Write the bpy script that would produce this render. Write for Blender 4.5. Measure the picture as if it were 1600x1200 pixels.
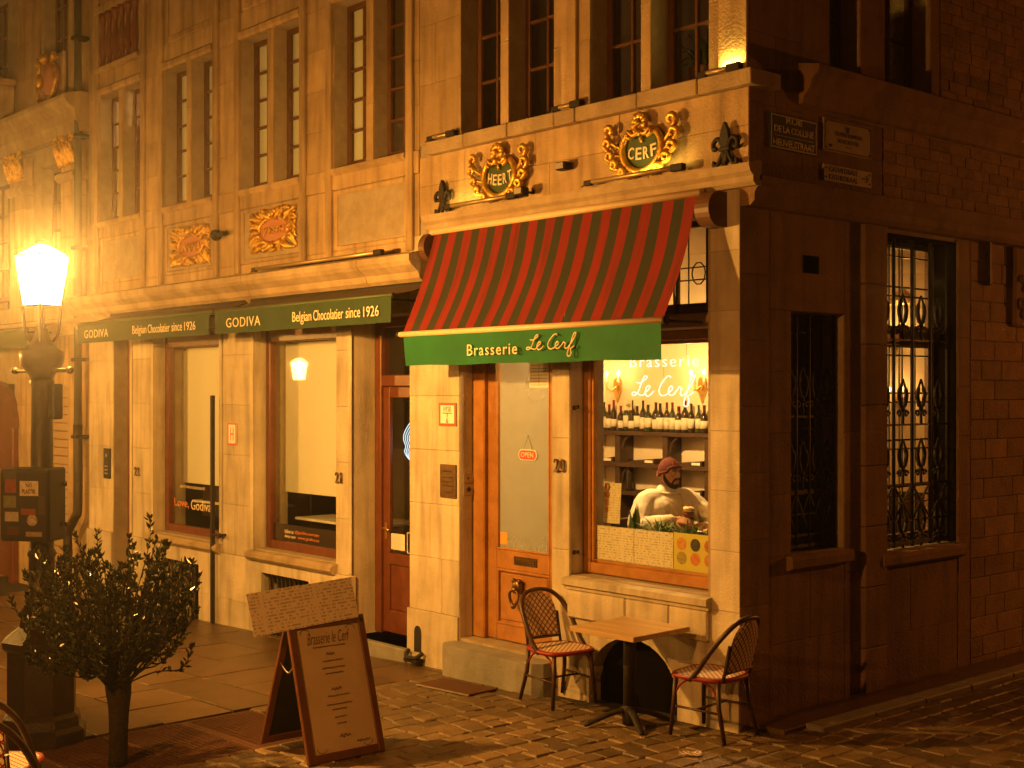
import bpy, bmesh, math, random
from math import sin, cos, pi, radians, sqrt
from mathutils import Vector, Matrix
random.seed(7)
sc = bpy.context.scene
for o in list(bpy.data.objects): bpy.data.objects.remove(o)
COL = sc.collection

# ------------------------------------------------------------------ camera, sky, exposure
cd = bpy.data.cameras.new('camera'); cam = bpy.data.objects.new('camera', cd); COL.objects.link(cam)
cam.location = (6.3134, -7.8668, 2.55)
cam.rotation_euler = (radians(90), 0, radians(48.6))
cd.lens = 46.125; cd.sensor_width = 36; cd.shift_y = 0.00875; cd.clip_end = 500
sc.camera = cam
w = bpy.data.worlds.new('World'); sc.world = w; w.use_nodes = True
nt = w.node_tree; bg = nt.nodes['Background']
sky = nt.nodes.new('ShaderNodeTexSky'); sky.sky_type = 'NISHITA'; sky.sun_disc = False
sky.sun_elevation = radians(-4); sky.sun_rotation = radians(200)
mixw = nt.nodes.new('ShaderNodeMix'); mixw.data_type = 'RGBA'; mixw.inputs[0].default_value = 0.97
mixw.inputs[7].default_value = (0.32, 0.075, 0.010, 1)        # sodium glow of the town on the night sky
nt.links.new(sky.outputs[0], mixw.inputs[6]); nt.links.new(mixw.outputs[2], bg.inputs[0])
bg.inputs[1].default_value = 0.085
sc.view_settings.view_transform = 'Standard'; sc.view_settings.look = 'None'
sc.view_settings.exposure = 0.0; sc.view_settings.gamma = 1.0
sc.cycles.use_denoising = True
sc.cycles.max_bounces = 5; sc.cycles.transparent_max_bounces = 16
sc.cycles.sample_clamp_indirect = 4.0
LAMP_COL = (1.0, 0.445, 0.074)

# ------------------------------------------------------------------ materials
MATS = {}
def lin(c): return tuple(c) + (1,)
def M(name, col, rough=.7, col2=None, var=.0, scale=2.5, bump=0., bscale=30., metal=0., rnd=0., streak=0., spec=.4,
      emit=None, estr=0., local=False, coat=0.):
    m = bpy.data.materials.new(name); m.use_nodes = True; t = m.node_tree; N = t.nodes; L = t.links
    b = N['Principled BSDF']; b.inputs['Roughness'].default_value = rough; b.inputs['Metallic'].default_value = metal
    b.inputs['Specular IOR Level'].default_value = spec
    if coat: b.inputs['Coat Weight'].default_value = coat; b.inputs['Coat Roughness'].default_value = .15
    b.inputs['Base Color'].default_value = lin(col)
    if local: co = N.new('ShaderNodeTexCoord').outputs['Object']
    else: co = N.new('ShaderNodeNewGeometry').outputs['Position']
    cur = None
    if col2 is not None:
        n = N.new('ShaderNodeTexNoise'); n.inputs['Scale'].default_value = scale; n.inputs['Detail'].default_value = 8
        n.inputs['Roughness'].default_value = .62; L.new(co, n.inputs['Vector'])
        r = N.new('ShaderNodeValToRGB'); r.color_ramp.elements[0].position = .36; r.color_ramp.elements[1].position = .68
        r.color_ramp.elements[0].color = lin(col); r.color_ramp.elements[1].color = lin(col2)
        L.new(n.outputs[0], r.inputs[0]); cur = r.outputs[0]
        if streak:
            mp = N.new('ShaderNodeMapping'); mp.inputs['Scale'].default_value = (5, 5, .55); L.new(co, mp.inputs[0])
            n2 = N.new('ShaderNodeTexNoise'); n2.inputs['Scale'].default_value = 1.6; n2.inputs['Detail'].default_value = 6
            L.new(mp.outputs[0], n2.inputs['Vector'])
            r2 = N.new('ShaderNodeMapRange'); r2.inputs[1].default_value = .45; r2.inputs[2].default_value = .75
            r2.inputs[3].default_value = 1; r2.inputs[4].default_value = 1 - streak; L.new(n2.outputs[0], r2.inputs[0])
            mx = N.new('ShaderNodeMix'); mx.data_type = 'RGBA'; mx.blend_type = 'MULTIPLY'; mx.inputs[0].default_value = 1
            L.new(cur, mx.inputs[6]); L.new(r2.outputs[0], mx.inputs[7]); cur = mx.outputs[2]
    if rnd:
        oi = N.new('ShaderNodeObjectInfo'); r3 = N.new('ShaderNodeMapRange')
        r3.inputs[3].default_value = 1 - rnd; r3.inputs[4].default_value = 1 + rnd; L.new(oi.outputs['Random'], r3.inputs[0])
        mx = N.new('ShaderNodeMix'); mx.data_type = 'RGBA'; mx.blend_type = 'MULTIPLY'; mx.inputs[0].default_value = 1
        if cur: L.new(cur, mx.inputs[6])
        else: mx.inputs[6].default_value = lin(col)
        L.new(r3.outputs[0], mx.inputs[7]); cur = mx.outputs[2]
    if cur: L.new(cur, b.inputs['Base Color'])
    if bump:
        n = N.new('ShaderNodeTexNoise'); n.inputs['Scale'].default_value = bscale; n.inputs['Detail'].default_value = 6
        L.new(co, n.inputs['Vector']); bp = N.new('ShaderNodeBump'); bp.inputs['Strength'].default_value = bump
        bp.inputs['Distance'].default_value = .02; L.new(n.outputs[0], bp.inputs['Height']); L.new(bp.outputs[0], b.inputs['Normal'])
    if emit: b.inputs['Emission Color'].default_value = lin(emit); b.inputs['Emission Strength'].default_value = estr
    MATS[name] = m; return m

def mth(N, L, op, a, b=None):
    n = N.new('ShaderNodeMath'); n.operation = op
    for i, v in enumerate((a, b)):
        if v is None: continue
        if isinstance(v, (int, float)): n.inputs[i].default_value = v
        else: L.new(v, n.inputs[i])
    return n.outputs[0]
def glass_mat(name, tint=(.92, .95, .93), film=0., filmcol=(.5, .5, .45), rough=.02, refl=.045):
    m = bpy.data.materials.new(name); m.use_nodes = True; t = m.node_tree; N = t.nodes; L = t.links
    for n in list(N):
        if n.type == 'BSDF_PRINCIPLED': N.remove(n)
    out = N['Material Output']
    tr = N.new('ShaderNodeBsdfTransparent'); tr.inputs[0].default_value = lin(tint)
    base = tr.outputs[0]
    if film:
        d = N.new('ShaderNodeBsdfDiffuse'); d.inputs[0].default_value = lin(filmcol)
        no = N.new('ShaderNodeTexNoise'); no.inputs['Scale'].default_value = 1.5; no.inputs['Detail'].default_value = 5
        g = N.new('ShaderNodeNewGeometry'); L.new(g.outputs['Position'], no.inputs['Vector'])
        mr = N.new('ShaderNodeMapRange'); mr.inputs[1].default_value = .3; mr.inputs[2].default_value = .7
        mr.inputs[3].default_value = film * .75; mr.inputs[4].default_value = min(1, film * 1.2); L.new(no.outputs[0], mr.inputs[0])
        mx = N.new('ShaderNodeMixShader'); L.new(mr.outputs[0], mx.inputs[0])
        L.new(base, mx.inputs[1]); L.new(d.outputs[0], mx.inputs[2]); base = mx.outputs[0]
    gl = N.new('ShaderNodeBsdfGlossy'); gl.inputs['Roughness'].default_value = rough
    g2 = N.new('ShaderNodeNewGeometry'); vd = N.new('ShaderNodeVectorMath'); vd.operation = 'DOT_PRODUCT'
    L.new(g2.outputs['Normal'], vd.inputs[0]); L.new(g2.outputs['Incoming'], vd.inputs[1])
    ab = mth(N, L, 'ABSOLUTE', vd.outputs['Value']); pw = mth(N, L, 'POWER', mth(N, L, 'SUBTRACT', 1., ab), 5.)
    fac = mth(N, L, 'ADD', mth(N, L, 'MULTIPLY', pw, .9), refl)
    mx = N.new('ShaderNodeMixShader'); L.new(fac, mx.inputs[0]); L.new(base, mx.inputs[1]); L.new(gl.outputs[0], mx.inputs[2])
    L.new(mx.outputs[0], out.inputs[0]); MATS[name] = m; return m

def translucent_mat(name, col, f=.5):
    m = bpy.data.materials.new(name); m.use_nodes = True; t = m.node_tree; N = t.nodes; L = t.links
    for n in list(N):
        if n.type == 'BSDF_PRINCIPLED': N.remove(n)
    d = N.new('ShaderNodeBsdfDiffuse'); tr = N.new('ShaderNodeBsdfTranslucent'); mx = N.new('ShaderNodeMixShader')
    d.inputs[0].default_value = lin(col); tr.inputs[0].default_value = lin(col); mx.inputs[0].default_value = f
    L.new(d.outputs[0], mx.inputs[1]); L.new(tr.outputs[0], mx.inputs[2]); L.new(mx.outputs[0], N['Material Output'].inputs[0])
    MATS[name] = m; return m

def emit_mat(name, col, s):
    m = bpy.data.materials.new(name); m.use_nodes = True; t = m.node_tree; N = t.nodes
    for n in list(N):
        if n.type == 'BSDF_PRINCIPLED': N.remove(n)
    e = N.new('ShaderNodeEmission'); e.inputs[0].default_value = lin(col); e.inputs[1].default_value = s
    m.cycles.emission_sampling = 'AUTO' if 'neon' in name else 'NONE'
    t.links.new(e.outputs[0], N['Material Output'].inputs[0]); MATS[name] = m; return m

def lampglass_mat(name, col, s, t_amt):
    m = bpy.data.materials.new(name); m.use_nodes = True; t = m.node_tree; N = t.nodes
    for n in list(N):
        if n.type == 'BSDF_PRINCIPLED': N.remove(n)
    e = N.new('ShaderNodeEmission'); e.inputs[0].default_value = lin(col); e.inputs[1].default_value = s
    tr = N.new('ShaderNodeBsdfTransparent'); mx = N.new('ShaderNodeMixShader'); mx.inputs[0].default_value = 1 - t_amt
    t.links.new(tr.outputs[0], mx.inputs[1]); t.links.new(e.outputs[0], mx.inputs[2])
    m.cycles.emission_sampling = 'NONE'
    t.links.new(mx.outputs[0], N['Material Output'].inputs[0]); MATS[name] = m; return m

def node_colour(name, build, rough=.7, bump=None, spec=.3):
    """material whose colour comes from a small node graph: build(N, L, co_object, co_world) -> colour socket"""
    m = bpy.data.materials.new(name); m.use_nodes = True; t = m.node_tree; N = t.nodes; L = t.links
    b = N['Principled BSDF']; b.inputs['Roughness'].default_value = rough; b.inputs['Specular IOR Level'].default_value = spec
    tc = N.new('ShaderNodeTexCoord'); g = N.new('ShaderNodeNewGeometry')
    c = build(N, L, tc.outputs['Object'], g.outputs['Position']); L.new(c, b.inputs['Base Color'])
    MATS[name] = m; return m
def mixc(N, L, f, a, b):
    n = N.new('ShaderNodeMix'); n.data_type = 'RGBA'
    if isinstance(f, (int, float)): n.inputs[0].default_value = f
    else: L.new(f, n.inputs[0])
    for i, v in ((6, a), (7, b)):
        if isinstance(v, tuple): n.inputs[i].default_value = lin(v)
        else: L.new(v, n.inputs[i])
    return n.outputs[2]

STONE = M('sandstone', (.47, .325, .175), .85, (.30, .20, .10), scale=1.7, bump=.4, bscale=45, rnd=.13, streak=.5)
STONE2 = M('pale_limestone', (.58, .50, .37), .8, (.40, .33, .22), scale=1.9, bump=.35, bscale=50, rnd=.11, streak=.45)
TRIM = M('moulded_stone', (.44, .33, .20), .82, (.28, .20, .115), scale=2.2, bump=.4, bscale=38, streak=.22)
BLUEST = M('blue_stone', (.26, .245, .215), .7, (.17, .16, .14), scale=4, bump=.3, bscale=60, rnd=.1)
MORTAR = M('mortar', (.36, .29, .20), .95, (.27, .21, .14), scale=6, bump=.4, bscale=60)
BRICK = M('weathered_sandstone_brick', (.33, .20, .10), .9, (.21, .125, .06), scale=5, bump=.6, bscale=40, rnd=.2)
SIDEST = M('brown_side_stone', (.28, .165, .085), .88, (.18, .105, .052), scale=2.2, bump=.4, bscale=40, rnd=.10, streak=.35)  # darker, browner stone of the side street face
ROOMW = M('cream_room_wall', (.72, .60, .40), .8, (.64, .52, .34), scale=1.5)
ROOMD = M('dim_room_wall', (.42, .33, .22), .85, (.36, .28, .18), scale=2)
CEIL = M('ceiling_paint', (.55, .42, .27), .85)
WOODF = M('dark_wood_floor', (.12, .07, .04), .5, (.08, .045, .025), scale=6)
GOLD = M('gilding', (.80, .48, .07), .32, (.30, .15, .025), scale=16, metal=.6, bump=.25, bscale=60)
GREENP = M('green_paint', (.045, .075, .018), .5, (.03, .05, .012), scale=8)
REDP = M('faded_red_panel', (.40, .16, .08), .6)
VOID = M('dark_hollow', (.006, .005, .004), 1., spec=0.)  # near-black paint standing for the shade inside hollows
IRON = M('black_iron', (.016, .012, .010), .6, (.026, .019, .014), scale=14, bump=.3, bscale=80, spec=.25)
CAST = M('painted_cast_iron', (.022, .014, .009), .38, (.032, .019, .012), scale=9, bump=.25, bscale=60, spec=.5)
BRONZE = M('bronze', (.20, .12, .05), .35, (.12, .07, .03), scale=12, metal=.8)
BRASS = M('brass', (.60, .38, .12), .3, metal=.9)
OAK = M('varnished_oak', (.40, .185, .05), .32, (.27, .115, .028), scale=7, bump=.12, bscale=70, coat=.4)
MAHOG = M('mahogany_paint', (.16, .045, .018), .38, (.11, .03, .012), scale=6, bump=.1, bscale=60, coat=.3)
FRAMEW = M('brown_window_frame', (.13, .055, .022), .5, (.09, .038, .016), scale=8)
DARKW = M('dark_shelf_wood', (.05, .024, .012), .5, (.035, .016, .008), scale=7)
LEAD = M('lead_came', (.06, .055, .05), .5, metal=.6)
ALU = M('grey_metal', (.42, .38, .30), .4, (.32, .28, .22), scale=10, metal=.6)
CREAMBAR = M('cream_painted_bar', (.66, .50, .30), .45)
WHITE = M('white_paint', (.78, .74, .66), .6)
PAPERW = M('white_paper', (.74, .70, .60), .8)
BLACK = M('black_card', (.014, .011, .010), .5)
CHOC = M('chocolate_brown_card', (.030, .013, .009), .5)
LETTER = M('cream_lettering', (.72, .60, .42), .6)
LETTERB = M('dark_lettering', (.05, .03, .02), .7)
ORANGEL = M('orange_lettering', (.62, .20, .05), .6)
REDENAM = M('red_enamel', (.55, .055, .03), .45)
BLUEENAM = M('blue_enamel', (.035, .045, .055), .4, (.05, .055, .055), scale=14)
CREAMEN = M('cream_enamel', (.42, .36, .24), .45, (.34, .28, .18), scale=9)
BLIND = translucent_mat('cream_blind', (.93, .90, .80), .10)
GLASS = glass_mat('window_glass')
SHOPGLASS = glass_mat('shop_glass', (.95, .96, .93))
MILKY = glass_mat('hazy_door_glass', (.80, .80, .78), .52, (.38, .43, .46), refl=.09)
GREENFAB = M('green_canvas', (.007, .125, .032), .8, (.006, .10, .025), scale=5, bump=.15, bscale=160)
GODFAB = M('bottle_green_canvas', (.020, .048, .016), .8, (.015, .036, .012), scale=5, bump=.15, bscale=160)
BROWNFAB = M('brown_canvas', (.085, .05, .028), .85, (.06, .035, .02), scale=6, bump=.2, bscale=90)
SETT = M('porphyry_sett', (.18, .12, .058), .5, (.10, .062, .03), scale=7, bump=.5, bscale=55, rnd=.38, spec=.45)
FLAG = M('pavement_flagstone', (.105, .060, .026), .36, (.066, .037, .016), scale=3, bump=.3, bscale=40, rnd=.2, spec=.5)
GROUT = M('street_base', (.032, .026, .02), .9, (.02, .016, .012), scale=14, bump=.5, bscale=70)
SKIN = M('skin', (.45, .24, .14), .55, (.40, .20, .11), scale=20)
WOOL = M('white_knit', (.66, .60, .48), .9, (.58, .52, .41), scale=30, bump=.3, bscale=140)
BEANIE = M('red_knit', (.10, .014, .010), .9, (.07, .010, .007), scale=40, bump=.4, bscale=180)
HAIR = M('dark_hair', (.022, .013, .008), .7, bump=.5, bscale=200)
LEAF = M('shrub_leaf', (.040, .048, .018), .2, (.022, .028, .011), scale=9, spec=.9)
BARK = M('bark', (.032, .021, .013), .95, (.018, .012, .008), scale=20, bump=.7, bscale=60)
HOUSELEAF = M('house_plant_leaf', (.07, .14, .03), .4, (.045, .10, .02), scale=12)
BOTTLE = M('dark_bottle_glass', (.022, .014, .006), .08, spec=.6)
BOTTLEG = M('green_bottle_glass', (.022, .03, .008), .08, spec=.6)
CAPSULE = M('red_capsule', (.20, .025, .018), .35)
LABELP = M('bottle_label', (.62, .54, .38), .8, (.52, .44, .29), scale=25)
YELLOWP = M('yellow_menu', (.62, .55, .10), .7)
MAT = M('rusty_brown_mat', (.11, .045, .022), .95, (.08, .032, .016), scale=30, bump=.6, bscale=200)

def paper_text(name, base, ink, lines=60., cols=9., fill=.5):
    """illegible print: short dashes in lines, as far-off menus look"""
    def bld(N, L, o, p):
        s = N.new('ShaderNodeSeparateXYZ'); L.new(o, s.inputs[0])
        row = mth(N, L, 'FLOOR', mth(N, L, 'MULTIPLY', s.outputs[1], lines))
        fr = mth(N, L, 'FRACT', mth(N, L, 'MULTIPLY', s.outputs[1], lines))
        on = mth(N, L, 'LESS_THAN', fr, .5)
        cb = N.new('ShaderNodeCombineXYZ'); L.new(mth(N, L, 'MULTIPLY', s.outputs[0], cols * 8), cb.inputs[0]); L.new(mth(N, L, 'MULTIPLY', row, 7.31), cb.inputs[1])
        n = N.new('ShaderNodeTexNoise'); n.inputs['Scale'].default_value = 1.; n.inputs['Detail'].default_value = 2; L.new(cb.outputs[0], n.inputs['Vector'])
        g = mth(N, L, 'GREATER_THAN', n.outputs[0], fill)
        cw = N.new('ShaderNodeCombineXYZ'); L.new(mth(N, L, 'MULTIPLY', s.outputs[0], cols), cw.inputs[0])
        n2 = N.new('ShaderNodeTexNoise'); n2.inputs['Scale'].default_value = 1.; L.new(cw.outputs[0], n2.inputs['Vector'])
        g2 = mth(N, L, 'GREATER_THAN', n2.outputs[0], .44)
        f = mth(N, L, 'MULTIPLY', mth(N, L, 'MULTIPLY', on, g), g2)
        return mixc(N, L, mth(N, L, 'MULTIPLY', f, .5), base, ink)
    return node_colour(name, bld, .8)
MENUP = paper_text('printed_menu_paper', (.74, .68, .54), (.16, .12, .08), 46, 6)
MENUB = paper_text('printed_board_menu', (.84, .72, .52), (.14, .09, .05), 42, 5)

# ------------------------------------------------------------------ mesh building
class MB:
    def __init__(s): s.v = []; s.f = []; s.mi = []; s.sm = []
    def add(s, v, f, mi=0, sm=False):
        k = len(s.v); s.v += [tuple(p) for p in v]
        for q in f: s.f.append(tuple(i + k for i in q)); s.mi.append(mi); s.sm.append(sm)
        return s
    def box(s, x0, x1, y0, y1, z0, z1, b=0., mi=0):
        if x0 > x1: x0, x1 = x1, x0
        if y0 > y1: y0, y1 = y1, y0
        if z0 > z1: z0, z1 = z1, z0
        if b <= 0:
            v = [(x, y, z) for x in (x0, x1) for y in (y0, y1) for z in (z0, z1)]
            return s.add(v, [(0, 1, 3, 2), (4, 6, 7, 5), (0, 4, 5, 1), (2, 3, 7, 6), (0, 2, 6, 4), (1, 5, 7, 3)], mi)
        b = min(b, (x1 - x0) * .45, (y1 - y0) * .45, (z1 - z0) * .45)
        X = (x0, x1); Y = (y0, y1); Z = (z0, z1); v = []; idx = {}
        for i in (0, 1):
            for j in (0, 1):
                for k in (0, 1):
                    xi = X[i] + (b if i == 0 else -b); yi = Y[j] + (b if j == 0 else -b); zi = Z[k] + (b if k == 0 else -b)
                    for a, p in (('x', (X[i], yi, zi)), ('y', (xi, Y[j], zi)), ('z', (xi, yi, Z[k]))):
                        idx[(a, i, j, k)] = len(v); v.append(p)
        f = []
        for i in (0, 1):
            q = [idx[('x', i, 0, 0)], idx[('x', i, 0, 1)], idx[('x', i, 1, 1)], idx[('x', i, 1, 0)]]; f.append(q if i == 0 else q[::-1])
            q = [idx[('y', 0, i, 0)], idx[('y', 1, i, 0)], idx[('y', 1, i, 1)], idx[('y', 0, i, 1)]]; f.append(q if i == 0 else q[::-1])
            q = [idx[('z', 0, 0, i)], idx[('z', 0, 1, i)], idx[('z', 1, 1, i)], idx[('z', 1, 0, i)]]; f.append(q if i == 0 else q[::-1])
        for i in (0, 1):
            for j in (0, 1):
                f.append([idx[('x', i, j, 0)], idx[('x', i, j, 1)], idx[('y', i, j, 1)], idx[('y', i, j, 0)]])
                f.append([idx[('x', i, 0, j)], idx[('x', i, 1, j)], idx[('z', i, 1, j)], idx[('z', i, 0, j)]])
                f.append([idx[('y', 0, i, j)], idx[('y', 1, i, j)], idx[('z', 1, i, j)], idx[('z', 0, i, j)]])
                for k in (0, 1): f.append([idx[('x', i, j, k)], idx[('y', i, j, k)], idx[('z', i, j, k)]])
        return s.add(v, f, mi)
    def prism(s, poly, a0, a1, axis='y', mi=0, sm=False):
        """poly: 2d outline; axis y: (x,z), axis x: (y,z), axis z: (x,y)"""
        n = len(poly)
        mk = {'y': lambda p, a: (p[0], a, p[1]), 'x': lambda p, a: (a, p[0], p[1]), 'z': lambda p, a: (p[0], p[1], a)}[axis]
        v = [mk(p, a0) for p in poly] + [mk(p, a1) for p in poly]
        f = [tuple(range(n))[::-1], tuple(range(n, 2 * n))]
        s.add(v, f, mi)
        k = len(s.v) - 2 * n
        for i in range(n):
            j = (i + 1) % n; s.f.append((k + i, k + j, k + n + j, k + n + i)); s.mi.append(mi); s.sm.append(sm)
        return s
    def tube(s, pts, r, n=8, closed=False, mi=0, sm=True, flat=1.):
        P = [Vector(p) for p in pts]; m = len(P)
        R = r if isinstance(r, (list, tuple)) else [r] * m
        T = []
        for i in range(m):
            if closed: d = P[(i + 1) % m] - P[i - 1]
            else: d = P[min(i + 1, m - 1)] - P[max(i - 1, 0)]
            T.append(d.normalized() if d.length > 1e-9 else Vector((0, 0, 1)))
        up = Vector((0, 0, 1)) if abs(T[0].z) < .9 else Vector((1, 0, 0))
        u = T[0].cross(up).normalized(); v = []
        for i in range(m):
            u = (u - T[i] * u.dot(T[i]))
            if u.length < 1e-6: u = T[i].orthogonal()
            u.normalize(); w2 = T[i].cross(u)
            for k in range(n):
                a = 2 * pi * k / n; v.append(P[i] + (u * cos(a) + w2 * sin(a) * flat) * R[i])
        f = []
        for i in range(m if closed else m - 1):
            for k in range(n):
                a = i * n + k; b = i * n + (k + 1) % n; j = ((i + 1) % m) * n; f.append((a, b, j + (k + 1) % n, j + k))
        s.add(v, f, mi, sm)
        if not closed: s.add([], []); k0 = len(s.v) - m * n; s.f += [tuple(k0 + k for k in range(n))[::-1], tuple(k0 + (m - 1) * n + k for k in range(n))]; s.mi += [mi, mi]; s.sm += [False, False]
        return s
    def lathe(s, prof, c=(0, 0), n=16, mi=0, sm=True, ang=0.):
        v = []; m = len(prof)
        for r, z in prof:
            for k in range(n):
                a = 2 * pi * k / n + ang; v.append((c[0] + r * cos(a), c[1] + r * sin(a), z))
        f = [(i * n + k, i * n + (k + 1) % n, (i + 1) * n + (k + 1) % n, (i + 1) * n + k) for i in range(m - 1) for k in range(n)]
        s.add(v, f, mi, sm); k0 = len(s.v) - m * n
        s.f += [tuple(k0 + k for k in range(n))[::-1], tuple(k0 + (m - 1) * n + k for k in range(n))]; s.mi += [mi, mi]; s.sm += [False, False]
        return s
    def ball(s, c, r, n=12, m=8, sc_=(1, 1, 1), mi=0):
        v = []; f = []
        for i in range(m + 1):
            t = pi * i / m
            for k in range(n):
                a = 2 * pi * k / n; v.append((c[0] + r * sc_[0] * sin(t) * cos(a), c[1] + r * sc_[1] * sin(t) * sin(a), c[2] + r * sc_[2] * cos(t)))
        for i in range(m):
            for k in range(n): f.append((i * n + k, (i + 1) * n + k, (i + 1) * n + (k + 1) % n, i * n + (k + 1) % n))
        return s.add(v, f, mi, True)
    def xf(s, mat, start=0):
        for i in range(start, len(s.v)): s.v[i] = tuple(mat @ Vector(s.v[i]))
        return s
    def mesh(s, name, mats):
        me = bpy.data.meshes.new(name); me.from_pydata(s.v, [], s.f)
        for m in (mats if isinstance(mats, (list, tuple)) else [mats]): me.materials.append(m)
        me.polygons.foreach_set('material_index', s.mi); me.polygons.foreach_set('use_smooth', s.sm); me.update()
        bm = bmesh.new(); bm.from_mesh(me); bmesh.ops.recalc_face_normals(bm, faces=bm.faces); bm.to_mesh(me); bm.free()
        return me
    def obj(s, name, mats, parent=None):
        return link(name, s.mesh(name, mats), parent)

def link(name, me, parent=None):
    o = bpy.data.objects.new(name, me); COL.objects.link(o)
    if parent is not None:
        o.parent = parent
        if parent.get('_world'): o.matrix_parent_inverse = Matrix.Translation(-Vector(parent['_world']))
    return o
def tag(o, label, cat, group=None, kind=None):
    if label: o['label'] = label
    if cat: o['category'] = cat
    if group: o['group'] = group
    if kind: o['kind'] = kind
    return o
def thing(name, label, cat, loc=(0, 0, 0), group=None, world=True):
    """an Empty at the base; parts are modelled in world metres (world=True) or in the thing's own space"""
    o = bpy.data.objects.new(name, None); COL.objects.link(o); o.location = loc; o.empty_display_size = .1
    if world and Vector(loc).length > 0: o['_world'] = tuple(loc)
    return tag(o, label, cat, group)
def structure(name, mb, mat): o = mb.obj(name, mat); o['kind'] = 'structure'; return o
def box(name, parent, mat, x0, x1, y0, y1, z0, z1, b=.004): return MB().box(x0, x1, y0, y1, z0, z1, b).obj(name, mat, parent)
def copy_tree(root, loc, rz=0., label=None, group=None):
    r = root.copy(); COL.objects.link(r); r.location = loc; r.rotation_euler = (0, 0, rz)
    if label: r['label'] = label
    if group: r['group'] = group
    for ch in list(root.children):
        c = ch.copy(); COL.objects.link(c); c.parent = r
        for g in list(ch.children):
            d = g.copy(); COL.objects.link(d); d.parent = c
    return r
def light(name, kind, loc, power, col, size=.05, parent=None):
    l = bpy.data.lights.new(name, kind); l.energy = power; l.color = col
    if kind == 'POINT': l.shadow_soft_size = size
    o = bpy.data.objects.new(name, l); COL.objects.link(o); o.location = loc
    if parent is not None:
        o.parent = parent
        if parent.get('_world'): o.matrix_parent_inverse = Matrix.Translation(-Vector(parent['_world']))
    return o

FACE = {'front': Matrix(((1, 0, 0, 0), (0, 0, -1, 0), (0, 1, 0, 0), (0, 0, 0, 1))),      # reads along +x, looks to -y
        'side': Matrix(((0, 0, 1, 0), (1, 0, 0, 0), (0, 1, 0, 0), (0, 0, 0, 1)))}        # reads along +y, looks to +x
WORK = bpy.data.scenes.new('work')
def baked(o):
    """mesh of an object with its modifiers, evaluated in an empty side scene"""
    WORK.collection.objects.link(o); vl = WORK.view_layers[0]; vl.update(); dg = vl.depsgraph; dg.update()
    me = bpy.data.meshes.new_from_object(o.evaluated_get(dg)); WORK.collection.objects.unlink(o); return me
def text_mesh(body, width=None, height=None, extrude=.002, shear=0., bold=0., spacing=1.):
    c = bpy.data.curves.new('lettering', 'FONT'); c.body = body; c.size = 1; c.extrude = 0; c.shear = shear; c.offset = bold; c.space_character = spacing
    c.resolution_u = 3
    o = bpy.data.objects.new('tmp', c); me = baked(o)
    bpy.data.objects.remove(o); bpy.data.curves.remove(c)
    xs = [v.co.x for v in me.vertices]; ys = [v.co.y for v in me.vertices]
    x0, x1, y0, y1 = min(xs), max(xs), min(ys), max(ys)
    sx = sy = None
    if height: sy = height / (y1 - y0)
    if width: sx = width / (x1 - x0)
    sx = sx or sy; sy = sy or sx
    for v in me.vertices: v.co.x = (v.co.x - (x0 + x1) / 2) * sx; v.co.y = (v.co.y - (y0 + y1) / 2) * sy
    bm = bmesh.new(); bm.from_mesh(me)
    r = bmesh.ops.extrude_face_region(bm, geom=bm.faces[:]); bmesh.ops.translate(bm, vec=(0, 0, extrude), verts=[e for e in r['geom'] if isinstance(e, bmesh.types.BMVert)])
    bmesh.ops.recalc_face_normals(bm, faces=bm.faces); bm.to_mesh(me); bm.free(); return me
def text(name, parent, mat, body, center, face='front', tilt=None, **k):
    """flat lettering centred at a point of the world"""
    me = text_mesh(body, **k); R = FACE[face] if isinstance(face, str) else face
    if tilt: R = R @ Matrix.Rotation(tilt, 4, 'Z')
    me.transform(Matrix.Translation(center) @ R); me.materials.append(mat); return link(name, me, parent)
def spline(pts, n=5):
    P = [Vector(p) for p in pts]; out = []
    for i in range(len(P) - 1):
        a = P[max(i - 1, 0)]; b = P[i]; c = P[i + 1]; d = P[min(i + 2, len(P) - 1)]
        for k in range(n):
            t = k / n; out.append(.5 * ((2 * b) + (c - a) * t + (2 * a - 5 * b + 4 * c - d) * t * t + (3 * b - a - 3 * c + d) * t ** 3))
    out.append(P[-1]); return out
LE = [(605,615),(650,625),(700,592),(735,562),(726,540),(700,550),(675,600),(650,670),(625,730),(590,770),(556,775),(548,750),(575,735),(620,755),(665,776),(700,762),(720,735),(755,705),(775,672),(756,656),(727,685),(714,735),(730,780),(765,780),(800,748),(820,722)]
CERF = [(1030,568),(1025,545),(995,545),(950,590),(910,650),(890,715),(900,760),(935,780),(980,765),(1018,735),(1050,705),(1052,672),(1032,665),(1010,700),(1006,750),(1030,776),(1065,765),(1100,725),(1122,695),(1138,670),(1150,688),(1166,692),(1152,740),(1162,776),(1190,770),(1225,730),(1262,680),(1300,610),(1325,552),(1318,532),(1295,545),(1265,620),(1235,720),(1205,810),(1190,870),(1206,905),(1235,895),(1248,850),(1246,805),(1240,782),(1265,766),(1302,735)]
def script_mesh(x0, x1, z0, z1, y, r):
    """handwritten 'Le Cerf' as a bent rod standing in the plane y"""
    mb = MB()
    for st in (LE, CERF):
        pts = [(x0 + (a - 548) / 777 * (x1 - x0), y, z1 - (b - 530) / 375 * (z1 - z0)) for a, b in st]
        mb.tube(spline(pts, 4), r, 6)
    return mb
def squiggle(mb, x0, x1, z, h, y, r, seed=0, R=None):
    rd = random.Random(seed); n = max(6, int((x1 - x0) / (h * .55))); pts = []
    for i in range(n + 1): pts.append((x0 + (x1 - x0) * i / n, y, z + (h * .5 if i % 2 else -h * .5) * rd.uniform(.3, 1.)))
    mb.tube(spline(pts, 3), r, 4)
LAMP_W = 3450.
HAZE = .0028
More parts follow.
